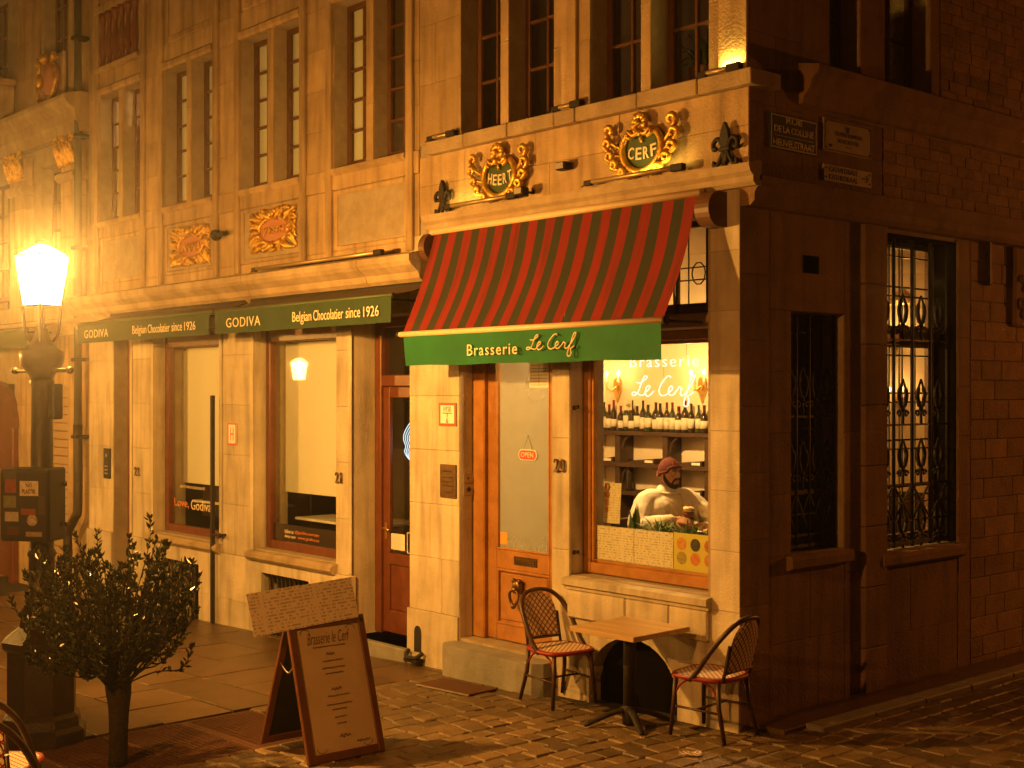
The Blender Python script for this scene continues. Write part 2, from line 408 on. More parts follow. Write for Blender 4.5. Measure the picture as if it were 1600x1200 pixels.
# ------------------------------------------------------------------ the street
SL = .03                                            # the street climbs gently to the right
def gz(x): return SL * x
FW = (-.75011, .66131); RT = (.66131, .75011)
def proj(x, y, z):
    dx, dy = x - 6.3134, y + 7.8668; d = dx * FW[0] + dy * FW[1]
    return (800 + 2050 * (dx * RT[0] + dy * RT[1]) / max(d, .01), 614 - 2050 * (z - 2.55) / max(d, .01), d)
g = MB().add([(-60, -60, gz(-60) - .03), (60, -60, gz(60) - .03), (60, 60, gz(60) - .03), (-60, 60, gz(-60) - .03)], [(0, 1, 2, 3)])
street = structure('street', g, GROUT)
rd = random.Random(3)
def paver_mesh(l, wd, b, h, jit):
    mb = MB().box(-l / 2, l / 2, -wd / 2, wd / 2, -h, 0, b)
    rj = random.Random(int(l * 9999 + jit * 1e5 + wd * 777))
    mb.v = [(x + rj.uniform(-jit, jit), y + rj.uniform(-jit, jit), z + (rj.uniform(-jit, jit) * .5 if z > -.03 else 0)) for x, y, z in mb.v]
    return mb
sett_vars = [paver_mesh(.168 + .002 * k, .19 + .003 * k, .012, .05, .005) for k in range(8)]
sett_me = [m.mesh('sett', SETT) for m in sett_vars]
cells = []
row = 0; x = -3.42
while x < 4.2:
    y = -6.6 + rd.uniform(0, .2)
    while y < 6.4:
        L_ = .206
        cy = y + L_ / 2; cx = x + .09
        inb = (cy > -.16 and cx < .10) or (cx < -2.1 and cy < -2.2 and cx > -3.42)   # under the buildings / under the gratings
        if not inb:
            p = proj(cx, cy, gz(cx))
            vis = -40 < p[0] < 1640 and p[1] < 1225 and p[2] > 3
            hid = cy > -.1 and cx < .3
            if p[2] > 1: cells.append((0 if vis and not hid else 1, p[2], cx, cy))
        y += L_
    x += .182; row += 1
cells.sort()
rest = MB(); nset = 0
for vis, d, cx, cy in cells:
    if cy < -6.5 and vis: continue
    k = rd.randrange(8); dz = rd.uniform(-.006, .006); rz = rd.uniform(-.04, .04)
    if vis == 0 and nset < 300 and proj(cx, cy, 0)[1] > 1035:
        o = link('sett', sett_me[k], street); o.location = (cx, cy, gz(cx) + dz); o.rotation_euler = (rd.uniform(-.02, .02), -SL * 0 + rd.uniform(-.02, .02), rz); nset += 1
    else:
        m = sett_vars[k]; T = Matrix.Translation((cx, cy, gz(cx) + dz)) @ Matrix.Rotation(rz, 4, 'Z')
        rest.add([T @ Vector(v) for v in m.v], m.f)
o = rest.obj('sett', SETT, street); o['kind'] = 'stuff'
# large flagstones to the left
y = -7.5; r_i = 0
while y < -.05:
    h = .52 + .1 * ((r_i * 7) % 3) / 2; y1 = min(y + h, -.03); x = -3.44; k = 0
    while x > -12.5:
        wd = .55 + .5 * rd.random(); x0 = x - wd
        p = proj((x + x0) / 2, (y + y1) / 2, -.2)
        if -120 < p[0] < 1700 and p[1] < 1330 and not (x > -3.5 and False):
            mb = MB().box(x0 + .006, x - .006, y + .006, y1 - .006, -.05, 0, .003)
            dz = rd.uniform(-.005, .005); sl = rd.uniform(-.006, .006)
            mb.v = [(a + rd.uniform(-.004, .004), b + rd.uniform(-.004, .004), c + gz(a) + dz + sl * (b - y)) for a, b, c in mb.v]
            mb.obj('flagstone', FLAG, street)
        x = x0
    y = y1; r_i += 1
    if y1 >= -.031: break
# cast gratings let into the pavement
for k in range(3):
    y0 = -4.15 + .64 * k
    gt = thing('pavement_grating', ['rusty cast grating in the pavement, behind the shrub stem', 'rusty cast grating in the pavement, middle one of three', 'rusty cast grating in the pavement, nearest the menu board'][k], 'grating', (-2.75, y0 + .3, gz(-2.75)), 'cast gratings let into the pavement')
    fr = MB(); x0, x1 = -3.36, -2.14
    for a in ((x0, x1, y0, y0 + .03), (x0, x1, y0 + .60, y0 + .63), (x0, x0 + .03, y0 + .03, y0 + .60), (x1 - .03, x1, y0 + .03, y0 + .60)):
        fr.box(a[0], a[1], a[2], a[3], -.07, -.068 + .05, .004)
    fr.obj('frame', MAT, gt)
    bars = MB()
    for i in range(26): bx = x0 + .05 + i * (x1 - x0 - .1) / 25; bars.box(bx - .011, bx + .011, y0 + .03, y0 + .60, -.075, -.05 + .03, .003)
    for i in range(12): by = y0 + .05 + i * .048; bars.box(x0 + .03, x1 - .03, by - .008, by + .008, -.078, -.024, 0)
    ob = bars.obj('bar', MAT, gt); ob['kind'] = 'stuff'
    for ch in gt.children:
        for v in ch.data.vertices: v.co.z += gz(v.co.x) + .02
# kerb along the side street
for k in range(9):
    y0 = .35 + k * .72
    tag(box('kerb_stone', street, BLUEST, .34, .50, y0, y0 + .71, -.08, .055, .012), None, None)
side_pave = box('pavement', street, FLAG, .012, .338, .10, 7.0, -.06, .04, .004)

# ------------------------------------------------------------------ wall building blocks
def wall_core(name, parent, mat, axis, a0, a1, z0, z1, d0, d1, openings):
    """a wall with openings [(a0,a1,z0,z1)], built of abutting blocks; axis x: front walls, y: side walls"""
    A = sorted({a0, a1} | {v for o in openings for v in o[:2] if a0 < v < a1}); Zs = sorted({z0, z1} | {v for o in openings for v in o[2:] if z0 < v < z1})
    mb = MB()
    for i in range(len(A) - 1):
        run = None
        for j in range(len(Zs) - 1):
            ca = (A[i] + A[i + 1]) / 2; cz = (Zs[j] + Zs[j + 1]) / 2
            hole = any(o[0] < ca < o[1] and o[2] < cz < o[3] for o in openings)
            if not hole:
                if run is None: run = [Zs[j], Zs[j + 1]]
                else: run[1] = Zs[j + 1]
            if (hole or j == len(Zs) - 2) and run:
                if axis == 'x': mb.box(A[i], A[i + 1], d0, d1, *run)
                else: mb.box(d0, d1, A[i], A[i + 1], *run)
                run = None
    return mb.obj(name, mat, parent)
def blocks(parent, mat, axis, a0, a1, z0, z1, face, h=.42, wd=.75, th=.03, name='stone_block', seed=0, joint=.0025, uneven=.002, b=.0032):
    """stones of a wall face, each its own piece, laid in courses with staggered joints"""
    rb = random.Random(seed + int(a0 * 131) + int(z0 * 17)); n = max(1, round((z1 - z0) / h)); hh = (z1 - z0) / n; out = []
    for r in range(n):
        zz0 = z0 + r * hh; zz1 = zz0 + hh; a = a0; first = True
        while a < a1 - 1e-4:
            wl = wd * rb.uniform(.75, 1.3)
            if first and r % 2: wl *= .55
            first = False; e = a + wl
            if a1 - e < wd * .4: e = a1
            p = rb.uniform(0, uneven)
            mb = MB()
            if axis == 'x': mb.box(a + joint / 2, e - joint / 2, face - p, face + th, zz0 + joint / 2, zz1 - joint / 2, b)
            else: mb.box(face - th, face + p, a + joint / 2, e - joint / 2, zz0 + joint / 2, zz1 - joint / 2, b)
            out.append(mb.obj(name, mat, parent)); a = e
    return out
def moulding(name, parent, mat, prof, x0, x1, axis='x'):
    """profile (out, z) run along a wall: out = how far it stands proud of the wall"""
    if axis == 'x': return MB().prism([(-o, z) for o, z in prof], x0, x1, 'x').obj(name, mat, parent)
    mb = MB(); mb.prism([(o, z) for o, z in prof], x0, x1, 'y'); return mb.obj(name, mat, parent)
def casement(parent, x0, x1, z0, z1, y, cols, rows, mat=FRAMEW, fw=.05, bw=.028, d=.05, glass=GLASS, name='window', axis='x'):
    """frame with its glazing bars and every pane as pieces of their own"""
    def bx(mb, a0, a1, zz0, zz1, o0, o1, b=.004):
        if axis == 'x': mb.box(a0, a1, y + o0, y + o1, zz0, zz1, b)
        else: mb.box(y - o1, y - o0, a0, a1, zz0, zz1, b)
    mb = MB(); bx(mb, x0, x0 + fw, z0, z1, 0, d); bx(mb, x1 - fw, x1, z0, z1, 0, d); bx(mb, x0 + fw, x1 - fw, z0, z0 + fw * 1.5, .002, d); bx(mb, x0 + fw, x1 - fw, z1 - fw, z1, .002, d)
    f = mb.obj(name, mat, parent)
    ix0, ix1, iz0, iz1 = x0 + fw, x1 - fw, z0 + fw * 1.5, z1 - fw
    cw = (ix1 - ix0) / cols; rh = (iz1 - iz0) / rows
    for c in range(1, cols): mb = MB(); bx(mb, ix0 + c * cw - bw / 2, ix0 + c * cw + bw / 2, iz0, iz1, .004, d - .006); mb.obj('glazing_bar', mat, f)
    for r in range(1, rows): mb = MB(); bx(mb, ix0, ix1, iz0 + r * rh - bw / 2, iz0 + r * rh + bw / 2, .007, d - .01); mb.obj('glazing_bar', mat, f)
    for c in range(cols):
        for r in range(rows):
            mb = MB(); bx(mb, ix0 + c * cw - .001, ix0 + (c + 1) * cw + .001, iz0 + r * rh - .001, iz0 + (r + 1) * rh + .001, d * .5, d * .5 + .005, 0); mb.obj('pane', glass, f)
    return f

# ------------------------------------------------------------------ corner house with the brasserie
BR = thing('brasserie_house', 'corner house with striped awning, gilded cartouches and lit brasserie window', 'house', (-2, 1.5, 0))
DOOR = (-3.37, -2.08, .22, 3.93); WIN = (-1.86, -.29, .98, 3.93); CEL = (-1.62, -.62, -.2, .60)
wall_core('front_wall', BR, MORTAR, 'x', -4.15, -.012, -.4, 4.12, .014, .42, [DOOR, WIN, CEL])
fw = BR.children[-1]
UW = [(-3.344, -2.769, 4.98, 7.3), (-2.654, -2.059, 4.98, 7.3), (-1.607, -1.02, 4.98, 7.3), (-.91, -.307, 4.98, 7.3)]
ufw = wall_core('upper_front_wall', BR, MORTAR, 'x', -3.985, .078, 4.12, 9.0, .014, .38, UW)
# stones of the ground floor piers
blocks(fw, STONE2, 'x', -4.15, -3.37, .42, 4.1, 0, .56, .62, seed=1)
blocks(fw, STONE2, 'x', -4.17, -3.37, -.16, .42, -.02, .58, .9, th=.06, seed=2)
blocks(fw, STONE2, 'x', -2.08, -1.86, .22, 4.1, 0, .95, 1, seed=3)
blocks(fw, STONE2, 'x', -.29, 0, .42, 4.1, 0, .46, .5, seed=4)
blocks(fw, STONE2, 'x', -1.86, -.29, .62, .862, -.035, .25, .55, th=.07, seed=5, b=.012)
blocks(fw, STONE2, 'x', -2.04, -1.62, -.15, .615, 0, .76, .5, seed=6)
blocks(fw, STONE2, 'x', -.62, 0.0, -.1, .42, -.012, .52, .62, th=.04, seed=7)
blocks(fw, STONE2, 'x', -.62, -.29, .424, .615, 0, .2, .5, seed=8)
# arch of the cellar opening: voussoir stones round a segmental head
arch = [(-1.622, .12)] + [(-1.12 - cos(radians(a)) * .485, .12 + sin(radians(a)) * .41) for a in range(6, 175, 12)] + [(-.618, .12), (-.618, .622), (-1.622, .622)]
MB().prism(arch, .004, .30, 'y').obj('arch_infill', STONE2, fw)
box('cellar_dark_sheet', BR, VOID, -1.7, -.55, .14, .16, -.3, .61, 0)  # black sheet, paints the cellar's dark behind the arch
# step, sill, transoms
st = MB(); st.prism([(-3.42, .30), (-3.42, -.14), (-3.36, -.21), (-3.22, -.24), (-2.28, -.24), (-2.12, -.21), (-2.05, -.13), (-2.05, .30)], -.25, .195, 'z'); st.obj('door_step', BLUEST, BR)
moulding('window_sill', BR, STONE2, [(-.25, .985), (.05, .965), (.075, .955), (.075, .905), (.05, .89), (.045, .866), (-.25, .866)], -1.88, -.27)
moulding('transom', BR, TRIM, [(-.32, 3.06), (-.10, 3.06), (-.08, 3.075), (-.08, 3.165), (-.11, 3.185), (-.32, 3.185)], -1.858, -.292)
moulding('transom', BR, TRIM, [(-.32, 3.06), (-.10, 3.06), (-.08, 3.075), (-.08, 3.165), (-.11, 3.185), (-.32, 3.185)], -3.368, -2.082)
# string course over the awning and sill course of the first floor
moulding('string_course', BR, TRIM, [(-.02, 4.10), (.05, 4.10), (.08, 4.13), (.08, 4.17), (.115, 4.20), (.13, 4.235), (.13, 4.262), (.02, 4.285), (-.02, 4.285)], -3.80, .19)
for i, (a, b_) in enumerate([(-3.80, -3.22), (-3.22, -2.60), (-2.60, -1.98), (-1.98, -1.72), (-1.72, -1.0), (-1.0, -.36), (-.36, .165)]):
    box('sill_stone', BR, TRIM, a + .003, b_ - .003, -.075 - .004 * (i % 2), .30, 4.862, 4.983 + .002 * (i % 3), .008)
blocks(ufw, STONE, 'x', -3.985, .085, 4.286, 4.86, 0, .29, 1.0, seed=11)
for a, b_ in ((-3.985, -3.344), (-2.059, -1.607), (-.307, .085)): blocks(ufw, STONE, 'x', a, b_, 4.985, 7.3, 0, .58, .6, seed=int(-a * 10))
blocks(ufw, STONE, 'x', -2.769, -2.654, 4.985, 7.3, -.002, .8, .5, seed=14); blocks(ufw, STONE, 'x', -1.02, -.91, 4.985, 7.3, -.002, .8, .5, seed=15)
box('pilaster_strip', BR, STONE, -1.93, -1.75, -.035, .0, 4.985, 7.3, .006); box('pilaster_strip', BR, STONE, -.19, .088, -.03, .0, 4.985, 7.3, .006)
blocks(ufw, STONE, 'x', -3.985, .085, 7.3, 9.0, 0, .42, .9, seed=16)
for (a, b_, z0, z1) in UW: casement(BR, a + .002, b_ - .002, z0 + .004, z1 - .002, .20, 2, 5, fw=.06)
# leaded transom light over the shop window, plain one over the door
tl = casement(BR, -1.858, -.292, 3.187, 3.93, .2, 3, 1, FRAMEW, .05, .05)
lead = MB()
for c in range(3):
    x0 = -1.80 + c * .49
    for t in (.12, .33): lead.tube([(x0 + t, .222, 3.26), (x0 + t, .222, 3.88)], .006, 5)
    for z in (3.46, 3.56): lead.tube([(x0, .222, z), (x0 + .47, .222, z)], .006, 5)
    lead.tube([(x0 + .225 + .07 * cos(a), .221, 3.51 + .09 * sin(a)) for a in [2 * pi * k / 10 for k in range(10)]], .006, 5, closed=True)
lead.obj('lead_came', LEAD, tl)
bars = MB()
for k in range(5): bars.tube([(-1.7 + k * .32, .12, 3.19), (-1.7 + k * .32, .12, 3.95)], .011, 6)
bars.box(-1.858, -.292, .108, .132, 3.24, 3.262, 0); bars.obj('transom_grille', IRON, BR)
casement(BR, -3.368, -2.082, 3.187, 3.93, .2, 2, 1, OAK, .06)
# shop window: oak frame and one big pane
swf = MB(); fy0, fy1 = .16, .25
swf.box(-1.856, -1.77, fy0, fy1, .99, 3.058, .01); swf.box(-.38, -.294, fy0, fy1, .99, 3.058, .01); swf.box(-1.77, -.38, fy0 + .003, fy1, .99, 1.085, .01); swf.box(-1.77, -.38, fy0 + .003, fy1, 2.975, 3.058, .01)
sw = swf.obj('shop_window', OAK, BR)
bd = MB()
for a in ((-1.77, -1.745, 1.085, 2.975), (-.405, -.38, 1.085, 2.975), (-1.745, -.405, 1.085, 1.11), (-1.745, -.405, 2.95, 2.975)): bd.box(a[0], a[1], .18, .235, a[2], a[3], .005)
bd.obj('glazing_bead', OAK, sw)
box('pane', sw, SHOPGLASS, -1.746, -.404, .205, .211, 1.109, 2.951, 0)
hk = MB()
for z in (1.17, 2.42):
    hk.tube([(-1.86, .05, z), (-1.80, .05, z), (-1.78, .03, z + .02), (-1.775, .0, z + .015)], .009, 6); hk.ball((-1.85, .05, z), .02, 8, 6)
hk.obj('shutter_hook', IRON, BR)
for x_, z0_ in ((-3.37, .20), (-1.86, .985)): box('reveal_stone', BR, STONE2, x_, x_ + .0035, .006, .158, z0_, 3.05, 0)
# the brasserie door
dr = MB()
dr.box(-3.366, -3.20, .165, .30, .222, 3.056, .012); dr.box(-2.20, -2.084, .165, .30, .222, 3.056, .012); dr.box(-3.20, -2.20, .168, .30, 2.98, 3.056, .01)
df = dr.obj('door_frame', OAK, BR)
d = MB(); L0, L1 = -3.196, -2.204
d.box(L0, L0 + .13, .21, .265, .232, 2.975, .008); d.box(L1 - .13, L1, .21, .265, .232, 2.975, .008)
d.box(L0 + .13, L1 - .13, .212, .265, .232, .38, .008); d.box(L0 + .13, L1 - .13, .212, .265, .90, 1.08, .008); d.box(L0 + .13, L1 - .13, .212, .265, 2.87, 2.975, .008)
door = d.obj('door', OAK, BR)
box('door_panel', door, OAK, L0 + .128, L1 - .128, .235, .258, .378, .902, .002)
box('door_panel', door, OAK, L0 + .175, L1 - .175, .222, .236, .425, .855, .012)
mb = MB()
for a in ((L0 + .13, L1 - .13, .38, .405), (L0 + .13, L1 - .13, .875, .90), (L0 + .13, L0 + .155, .405, .875), (L1 - .155, L1 - .13, .405, .875)): mb.box(a[0], a[1], .206, .24, a[2], a[3], .008)
mb.obj('panel_moulding', OAK, door)
mb = MB()
for a in ((L0 + .128, L1 - .128, 1.08, 1.10), (L0 + .128, L1 - .128, 2.85, 2.87), (L0 + .128, L0 + .15, 1.10, 2.85), (L1 - .15, L1 - .128, 1.10, 2.85)): mb.box(a[0], a[1], .206, .25, a[2], a[3], .006)
mb.obj('panel_moulding', OAK, door)
box('pane', door, MILKY, L0 + .14, L1 - .14, .232, .238, 1.09, 2.86, 0)
mb = MB(); mb.box(-2.82, -2.50, .204, .214, .955, 1.035, .004); mb.box(-2.79, -2.53, .198, .207, .978, 1.012, .003); mb.obj('letter_slot', BRONZE, door)
kn = MB(); kn.ball((-2.74, .185, .76), .062, 14, 10, (1, .75, 1.2)); kn.ball((-2.74, .145, .735), .035, 10, 8, (1, .8, .9))
for s in (-1, 1): kn.ball((-2.74 + s * .04, .17, .815), .022, 8, 6)
kn.tube([(-2.74 + .055 * cos(t), .135 + .01 * sin(t * 2), .66 + .075 * sin(t)) for t in [2 * pi * k / 18 for k in range(18)]], .014, 8, closed=True)
kn.ball((-2.74, .13, .585), .026, 10, 8); kn.obj('knocker', BRONZE, door)
# side street face of the corner house
SO = [(.645, 1.365, 1.27, 3.2), (1.93, 3.15, 1.18, 3.93)]
sw_ = wall_core('side_wall', BR, MORTAR, 'y', .0, 8.2, -.4, 4.0, -.31, -.014, SO)
wall_core('upper_side_wall', BR, MORTAR, 'y', .38, 8.2, 4.0, 9.0, -.34, .076, [(1.03, 1.46, 5.15, 7.4), (1.82, 2.54, 5.15, 7.4)])
usw = BR.children[-1]
blocks(sw_, SIDEST, 'y', .0, .36, -.1, 3.97, 0, .50, .6, seed=21)
for z0, z1, a, b_ in ((-.1, 1.27, .36, 1.365), (3.2, 3.97, .36, 1.365), (1.27, 3.2, .36, .645), (-.1, 3.97, 1.365, 1.60), (-.1, 1.04, 1.93, 3.15)):
    blocks(sw_, SIDEST, 'y', a, b_, z0, z1, -.004, .55, .8, seed=int(z0 * 10 + a * 30))
for z in range(8): box('pilaster_stone', sw_, SIDEST, -.02, .045, 1.60, 1.93, -.1 + z * .51, .405 + z * .51, .008)
moulding('side_sill', BR, SIDEST, [(-.2, 1.18), (.05, 1.17), (.06, 1.14), (.06, 1.08), (.02, 1.05), (-.2, 1.05)], 1.86, 3.2, 'y')
moulding('side_sill', BR, SIDEST, [(-.2, 1.27), (.05, 1.26), (.06, 1.23), (.06, 1.17), (.02, 1.15), (-.2, 1.15)], .58, 1.42, 'y')
box('painted_vent_hole', BR, VOID, -.05, .004, .80, 1.0, 3.51, 3.65, 0)  # black block proud of the wall, the hole's shade is its colour
moulding('side_string_course', BR, SIDEST, [(-.02, 3.965), (.10, 3.965), (.14, 4.0), (.14, 4.06), (.17, 4.1), (.19, 4.14), (.19, 4.18), (.085, 4.20), (-.02, 4.20)], .0, 8.2, 'y')
moulding('side_cornice', BR, SIDEST, [(.06, 4.80), (.12, 4.82), (.14, 4.88), (.19, 4.93), (.21, 5.0), (.27, 5.04), (.28, 5.10), (.09, 5.135), (.06, 5.135)], .62, 8.2, 'y')
blocks(usw, SIDEST, 'y', .0, .66, 4.21, 8.0, .086, .52, .7, seed=31)
blocks(usw, SIDEST, 'y', .66, 1.03, 5.15, 8.0, .086, .52, .7, seed=32); blocks(usw, SIDEST, 'y', 1.46, 1.82, 5.15, 8.0, .088, .6, .7, seed=33)
blocks(usw, SIDEST, 'y', 2.54, 2.68, 5.15, 8.0, .089, .6, .7, seed=34)
blocks(usw, SIDEST, 'y', .66, 1.78, 4.21, 4.79, .086, .29, .7, seed=35)
nb = 0
bk = blocks(usw, BRICK, 'y', 2.69, 5.2, 5.15, 7.25, .088, .1, .30, th=.05, name='brick', seed=41, joint=.007, uneven=.006, b=.005)
bk2 = blocks(usw, BRICK, 'y', 1.79, 5.2, 4.21, 4.79, .088, .097, .30, th=.05, name='brick', seed=42, joint=.007, uneven=.006, b=.005)
bk3 = blocks(sw_, BRICK, 'y', 3.36, 5.3, -.1, 3.96, .0, .185, .46, th=.05, name='stone_block', seed=43, joint=.005, uneven=.005, b=.006)
blocks(sw_, SIDEST, 'y', 3.15, 3.35, -.1, 3.96, .004, .45, .4, seed=44)
wf = wall_core('far_side_wall', BR, BRICK, 'y', 5.3, 8.2, -.4, 9, .0, .08, []);
# side windows: frame, leaded panes, wrought grilles
def grille(y0, y1, z0, z1, rows, lattice, X=-.10):
    mb = MB(); n = 4; p = (y1 - y0) / n
    for k in range(n + 1): mb.tube([(X, y0 + k * p, z0), (X, y0 + k * p, z1)], .016, 6)
    for z in rows:
        for k in range(n):
            c = y0 + (k + .5) * p; h = .26
            for s in (-1, 1): mb.tube(spline([(X, c, z + h), (X, c + s * .035, z + h * .75), (X, c + s * .058, z + h * .45), (X, c + s * .03, z + h * .12), (X, c, z)], 3), [.011] * 4 + [.021] * 6 + [.012] * 3, 6)
            mb.tube([(X, c, z + .03), (X, c, z - .14)], .013, 6)
            for s in (-1, 1):
                mb.tube([(X, c + s * (.055 + .032 * cos(t) * (1 - t / 9)), z - .045 + .032 * sin(t) * (1 - t / 9)) for t in [k2 * .7 for k2 in range(9)]], .012, 5)
            mb.ball((X, c, z - .01), .024, 8, 6)
        mb.box(X - .008, X + .008, y0, y1, z - .15, z - .132)
    if lattice:
        za, zb = lattice
        m = max(1, round((zb - za) / .3)); hh = (zb - za) / m
        for r in range(m):
            for k in range(n):
                a, b2 = y0 + k * p, y0 + (k + 1) * p; z = za + r * hh
                mb.tube([(X, a, z), (X, b2, z + hh)], .011, 5); mb.tube([(X, b2, z), (X, a, z + hh)], .011, 5)
            mb.box(X - .007, X + .007, y0, y1, za + r * hh + hh * .48, za + r * hh + hh * .52)
        mb.box(X - .009, X + .009, y0, y1, za - .01, za + .01); mb.box(X - .009, X + .009, y0, y1, zb - .01, zb + .01)
    mb.box(X - .012, X + .012, y0, y1, z0 + .02, z0 + .05); return mb
grille(1.95, 3.13, 1.19, 3.92, (3.06 + .10, 2.36 + .05, 1.83 + .05, 1.30), (1.42, 1.74)).obj('window_grille', IRON, BR)
grille(.66, 1.35, 1.28, 3.19, (2.5, 1.9), (1.4, 1.74)).obj('window_grille', IRON, BR)
def side_win(y0, y1, z0, z1, zt, glass):
    f = MB(); X0, X1 = -.30, -.24
    f.box(X0, X1, y0, y0 + .06, z0, z1, .006); f.box(X0, X1, y1 - .06, y1, z0, z1, .006)
    f.box(X0, X1 - .002, y0 + .06, y1 - .06, z0, z0 + .09, .006); f.box(X0, X1 - .002, y0 + .06, y1 - .06, z1 - .06, z1, .006)
    if zt: f.box(X0 - .05, X1 + .04, y0 + .06, y1 - .06, zt - .09, zt + .09, .01)
    o = f.obj('window', FRAMEW, BR); ld = MB()
    secs = [(z0 + .09, zt - .09), (zt + .09, z1 - .06)] if zt else [(z0 + .09, z1 - .06)]
    for (a, b_) in secs:
        n = 5; pw = (y1 - y0 - .12) / n
        for k in range(n):
            m = max(2, round((b_ - a) / .42))
            for r in range(m):
                zz0 = a + (b_ - a) * r / m; zz1 = a + (b_ - a) * (r + 1) / m
                MB().box(-.272, -.266, y0 + .06 + k * pw + .001, y0 + .06 + (k + 1) * pw - .001, zz0 + .001, zz1 - .001).obj('pane', glass, o)
                if k == 0: ld.box(-.276, -.262, y0 + .06, y1 - .06, zz1 - .008, zz1 + .008); ld.box(-.276, -.262, y0 + .06, y1 - .06, zz1 - .088, zz1 - .074)
            if k: ld.box(-.275, -.263, y0 + .06 + k * pw - .008, y0 + .06 + k * pw + .008, a, b_); ld.box(-.275, -.263, y0 + .06 + k * pw - .05, y0 + .06 + k * pw - .038, a, b_)
    ld.obj('lead_came', LEAD, o); return o
side_win(1.95, 3.13, 1.19, 3.92, 3.06, glass_mat('leaded_glass', (.95, .92, .84)))
side_win(.66, 1.35, 1.28, 3.19, None, glass_mat('unlit_leaded_glass', (.25, .24, .2), .85, (.02, .018, .014)))  # near-black film in the panes paints this window unlit
for (a, b_) in ((1.03, 1.46), (1.82, 2.54)):
    casement(BR, a + .003, b_ - .003, 5.153, 7.39, -.10, 2, 5, fw=.05, axis='y')
box('room_light_blocker', BR, VOID, -.345, -.325, .62, 1.40, 1.24, 3.23, 0)  # unseen board added to keep room light out of the dark window
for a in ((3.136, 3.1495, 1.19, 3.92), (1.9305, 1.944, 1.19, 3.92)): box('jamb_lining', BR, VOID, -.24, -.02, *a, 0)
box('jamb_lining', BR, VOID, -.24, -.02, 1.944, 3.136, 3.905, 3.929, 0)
# rooms behind the windows
RX0, RX1 = -4.0, -.46
def slab(name, mat, *b): return box(name, BR, mat, *b, 0)
slab('room_floor', WOODF, RX0, RX1, .43, 6.3, .18, .24); slab('room_ceiling', CEIL, -4.1, -.35, .425, 6.3, 4.0, 4.06)
slab('party_wall', ROOMW, -4.12, -4.0, .43, 6.3, .24, 4.0); slab('back_wall', ROOMW, -4.1, RX1, 6.3, 6.4, .24, 4.0)
slab('dado', DARKW, -3.99, RX1, 6.26, 6.299, .24, 1.35)
slab('dais', WOODF, -2.15, -.47, .44, 2.3, .245, .62)
slab('shelf_wall', ROOMW, -4.0, -2.1, 2.62, 2.72, .24, 4.0)
slab('upper_floor', WOODF, -4.1, -.35, .39, 5.0, 4.60, 4.7); slab('upper_ceiling', CEIL, -4.1, -.35, .39, 5.0, 7.45, 7.5)
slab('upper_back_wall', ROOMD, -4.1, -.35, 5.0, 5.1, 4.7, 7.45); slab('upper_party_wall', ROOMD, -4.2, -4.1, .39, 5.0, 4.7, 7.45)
slab('roof', BLACK, -12.0, .2, -.05, 8.3, 9.0, 9.1); slab('rear_wall', MORTAR, -12.0, .07, 8.2, 8.3, -.4, 9.0)

# ------------------------------------------------------------------ the chocolate shop's house
GO = thing('chocolate_shop_house', 'pale stone house with two wide shop windows and carved gilded panels', 'house', (-7.8, 1.5, -.25))
SHOP = [(-9.73, -7.95, .74, 3.35), (-7.17, -5.456, .74, 3.35), (-5.165, -4.16, .0, 3.35), (-10.95, -10.40, -.05, 3.35), (-9.45, -8.45, -.3, .42), (-6.95, -5.95, -.3, .48)]
gw = wall_core('front_wall', GO, MORTAR, 'x', -11.75, -4.155, -.8, 4.0, .014, .46, SHOP)
GW = []
for k in range(4):
    c = -4.84 - 1.96 * k; GW += [(c - .66, c - .055, 4.95, 6.72), (c + .075, c + .66, 4.95, 6.72)]
ugw = wall_core('upper_front_wall', GO, MORTAR, 'x', -11.75, -3.99, 4.0, 9.0, .014, .40, GW)
for a, b_ in ((-11.75, -10.95), (-10.40, -9.73), (-7.95, -7.17), (-5.456, -5.165)): blocks(gw, STONE2, 'x', a, b_, .62, 3.6, 0, .55, .9, seed=int(-a * 7))
for a, b_, z1 in ((-11.77, -10.95, .62), (-10.42, -9.45, .62), (-8.45, -6.95, .62), (-5.95, -5.14, .62), (-5.14, -4.16, .0)): blocks(gw, STONE2, 'x', a, b_, -.45, z1, -.03, .5, .95, th=.07, seed=int(-a * 9))
for a, b_, z0 in ((-9.45, -8.45, .42), (-6.95, -5.95, .48)): blocks(gw, STONE2, 'x', a, b_, z0, .62, -.03, .2, 1.2, th=.07, seed=77)
for a in (-10.38, -9.75, -7.93, -7.19, -5.18): box('pier_edge_moulding', GO, STONE2, a - .035, a + .035, -.018, -.004, .64, 3.55, .008)
for a, b_ in ((-9.80, -7.90), (-7.22, -5.42)): moulding('shop_sill', GO, TRIM, [(-.2, .73), (.06, .72), (.10, .69), (.10, .65), (.06, .61), (-.2, .61)], a, b_)
slabs = MB(); slabs.box(-5.16, -4.16, -.06, .5, -.4, .0, .01); slabs.obj('door_step', BLUEST, GO)
# basement gratings
for (a, b_, z1) in ((-9.45, -8.45, .42), (-6.95, -5.95, .48)):
    mb = MB()
    for k in range(11): mb.tube([(a + .05 + k * .09, .05, -.3), (a + .05 + k * .09, .05, z1)], .010, 6)
    mb.box(a, b_, .04, .06, .1, .125); mb.obj('basement_grille', IRON, GO); box('basement_back', GO, VOID, a - .05, b_ + .05, .47, .5, -.4, z1 + .1, 0)
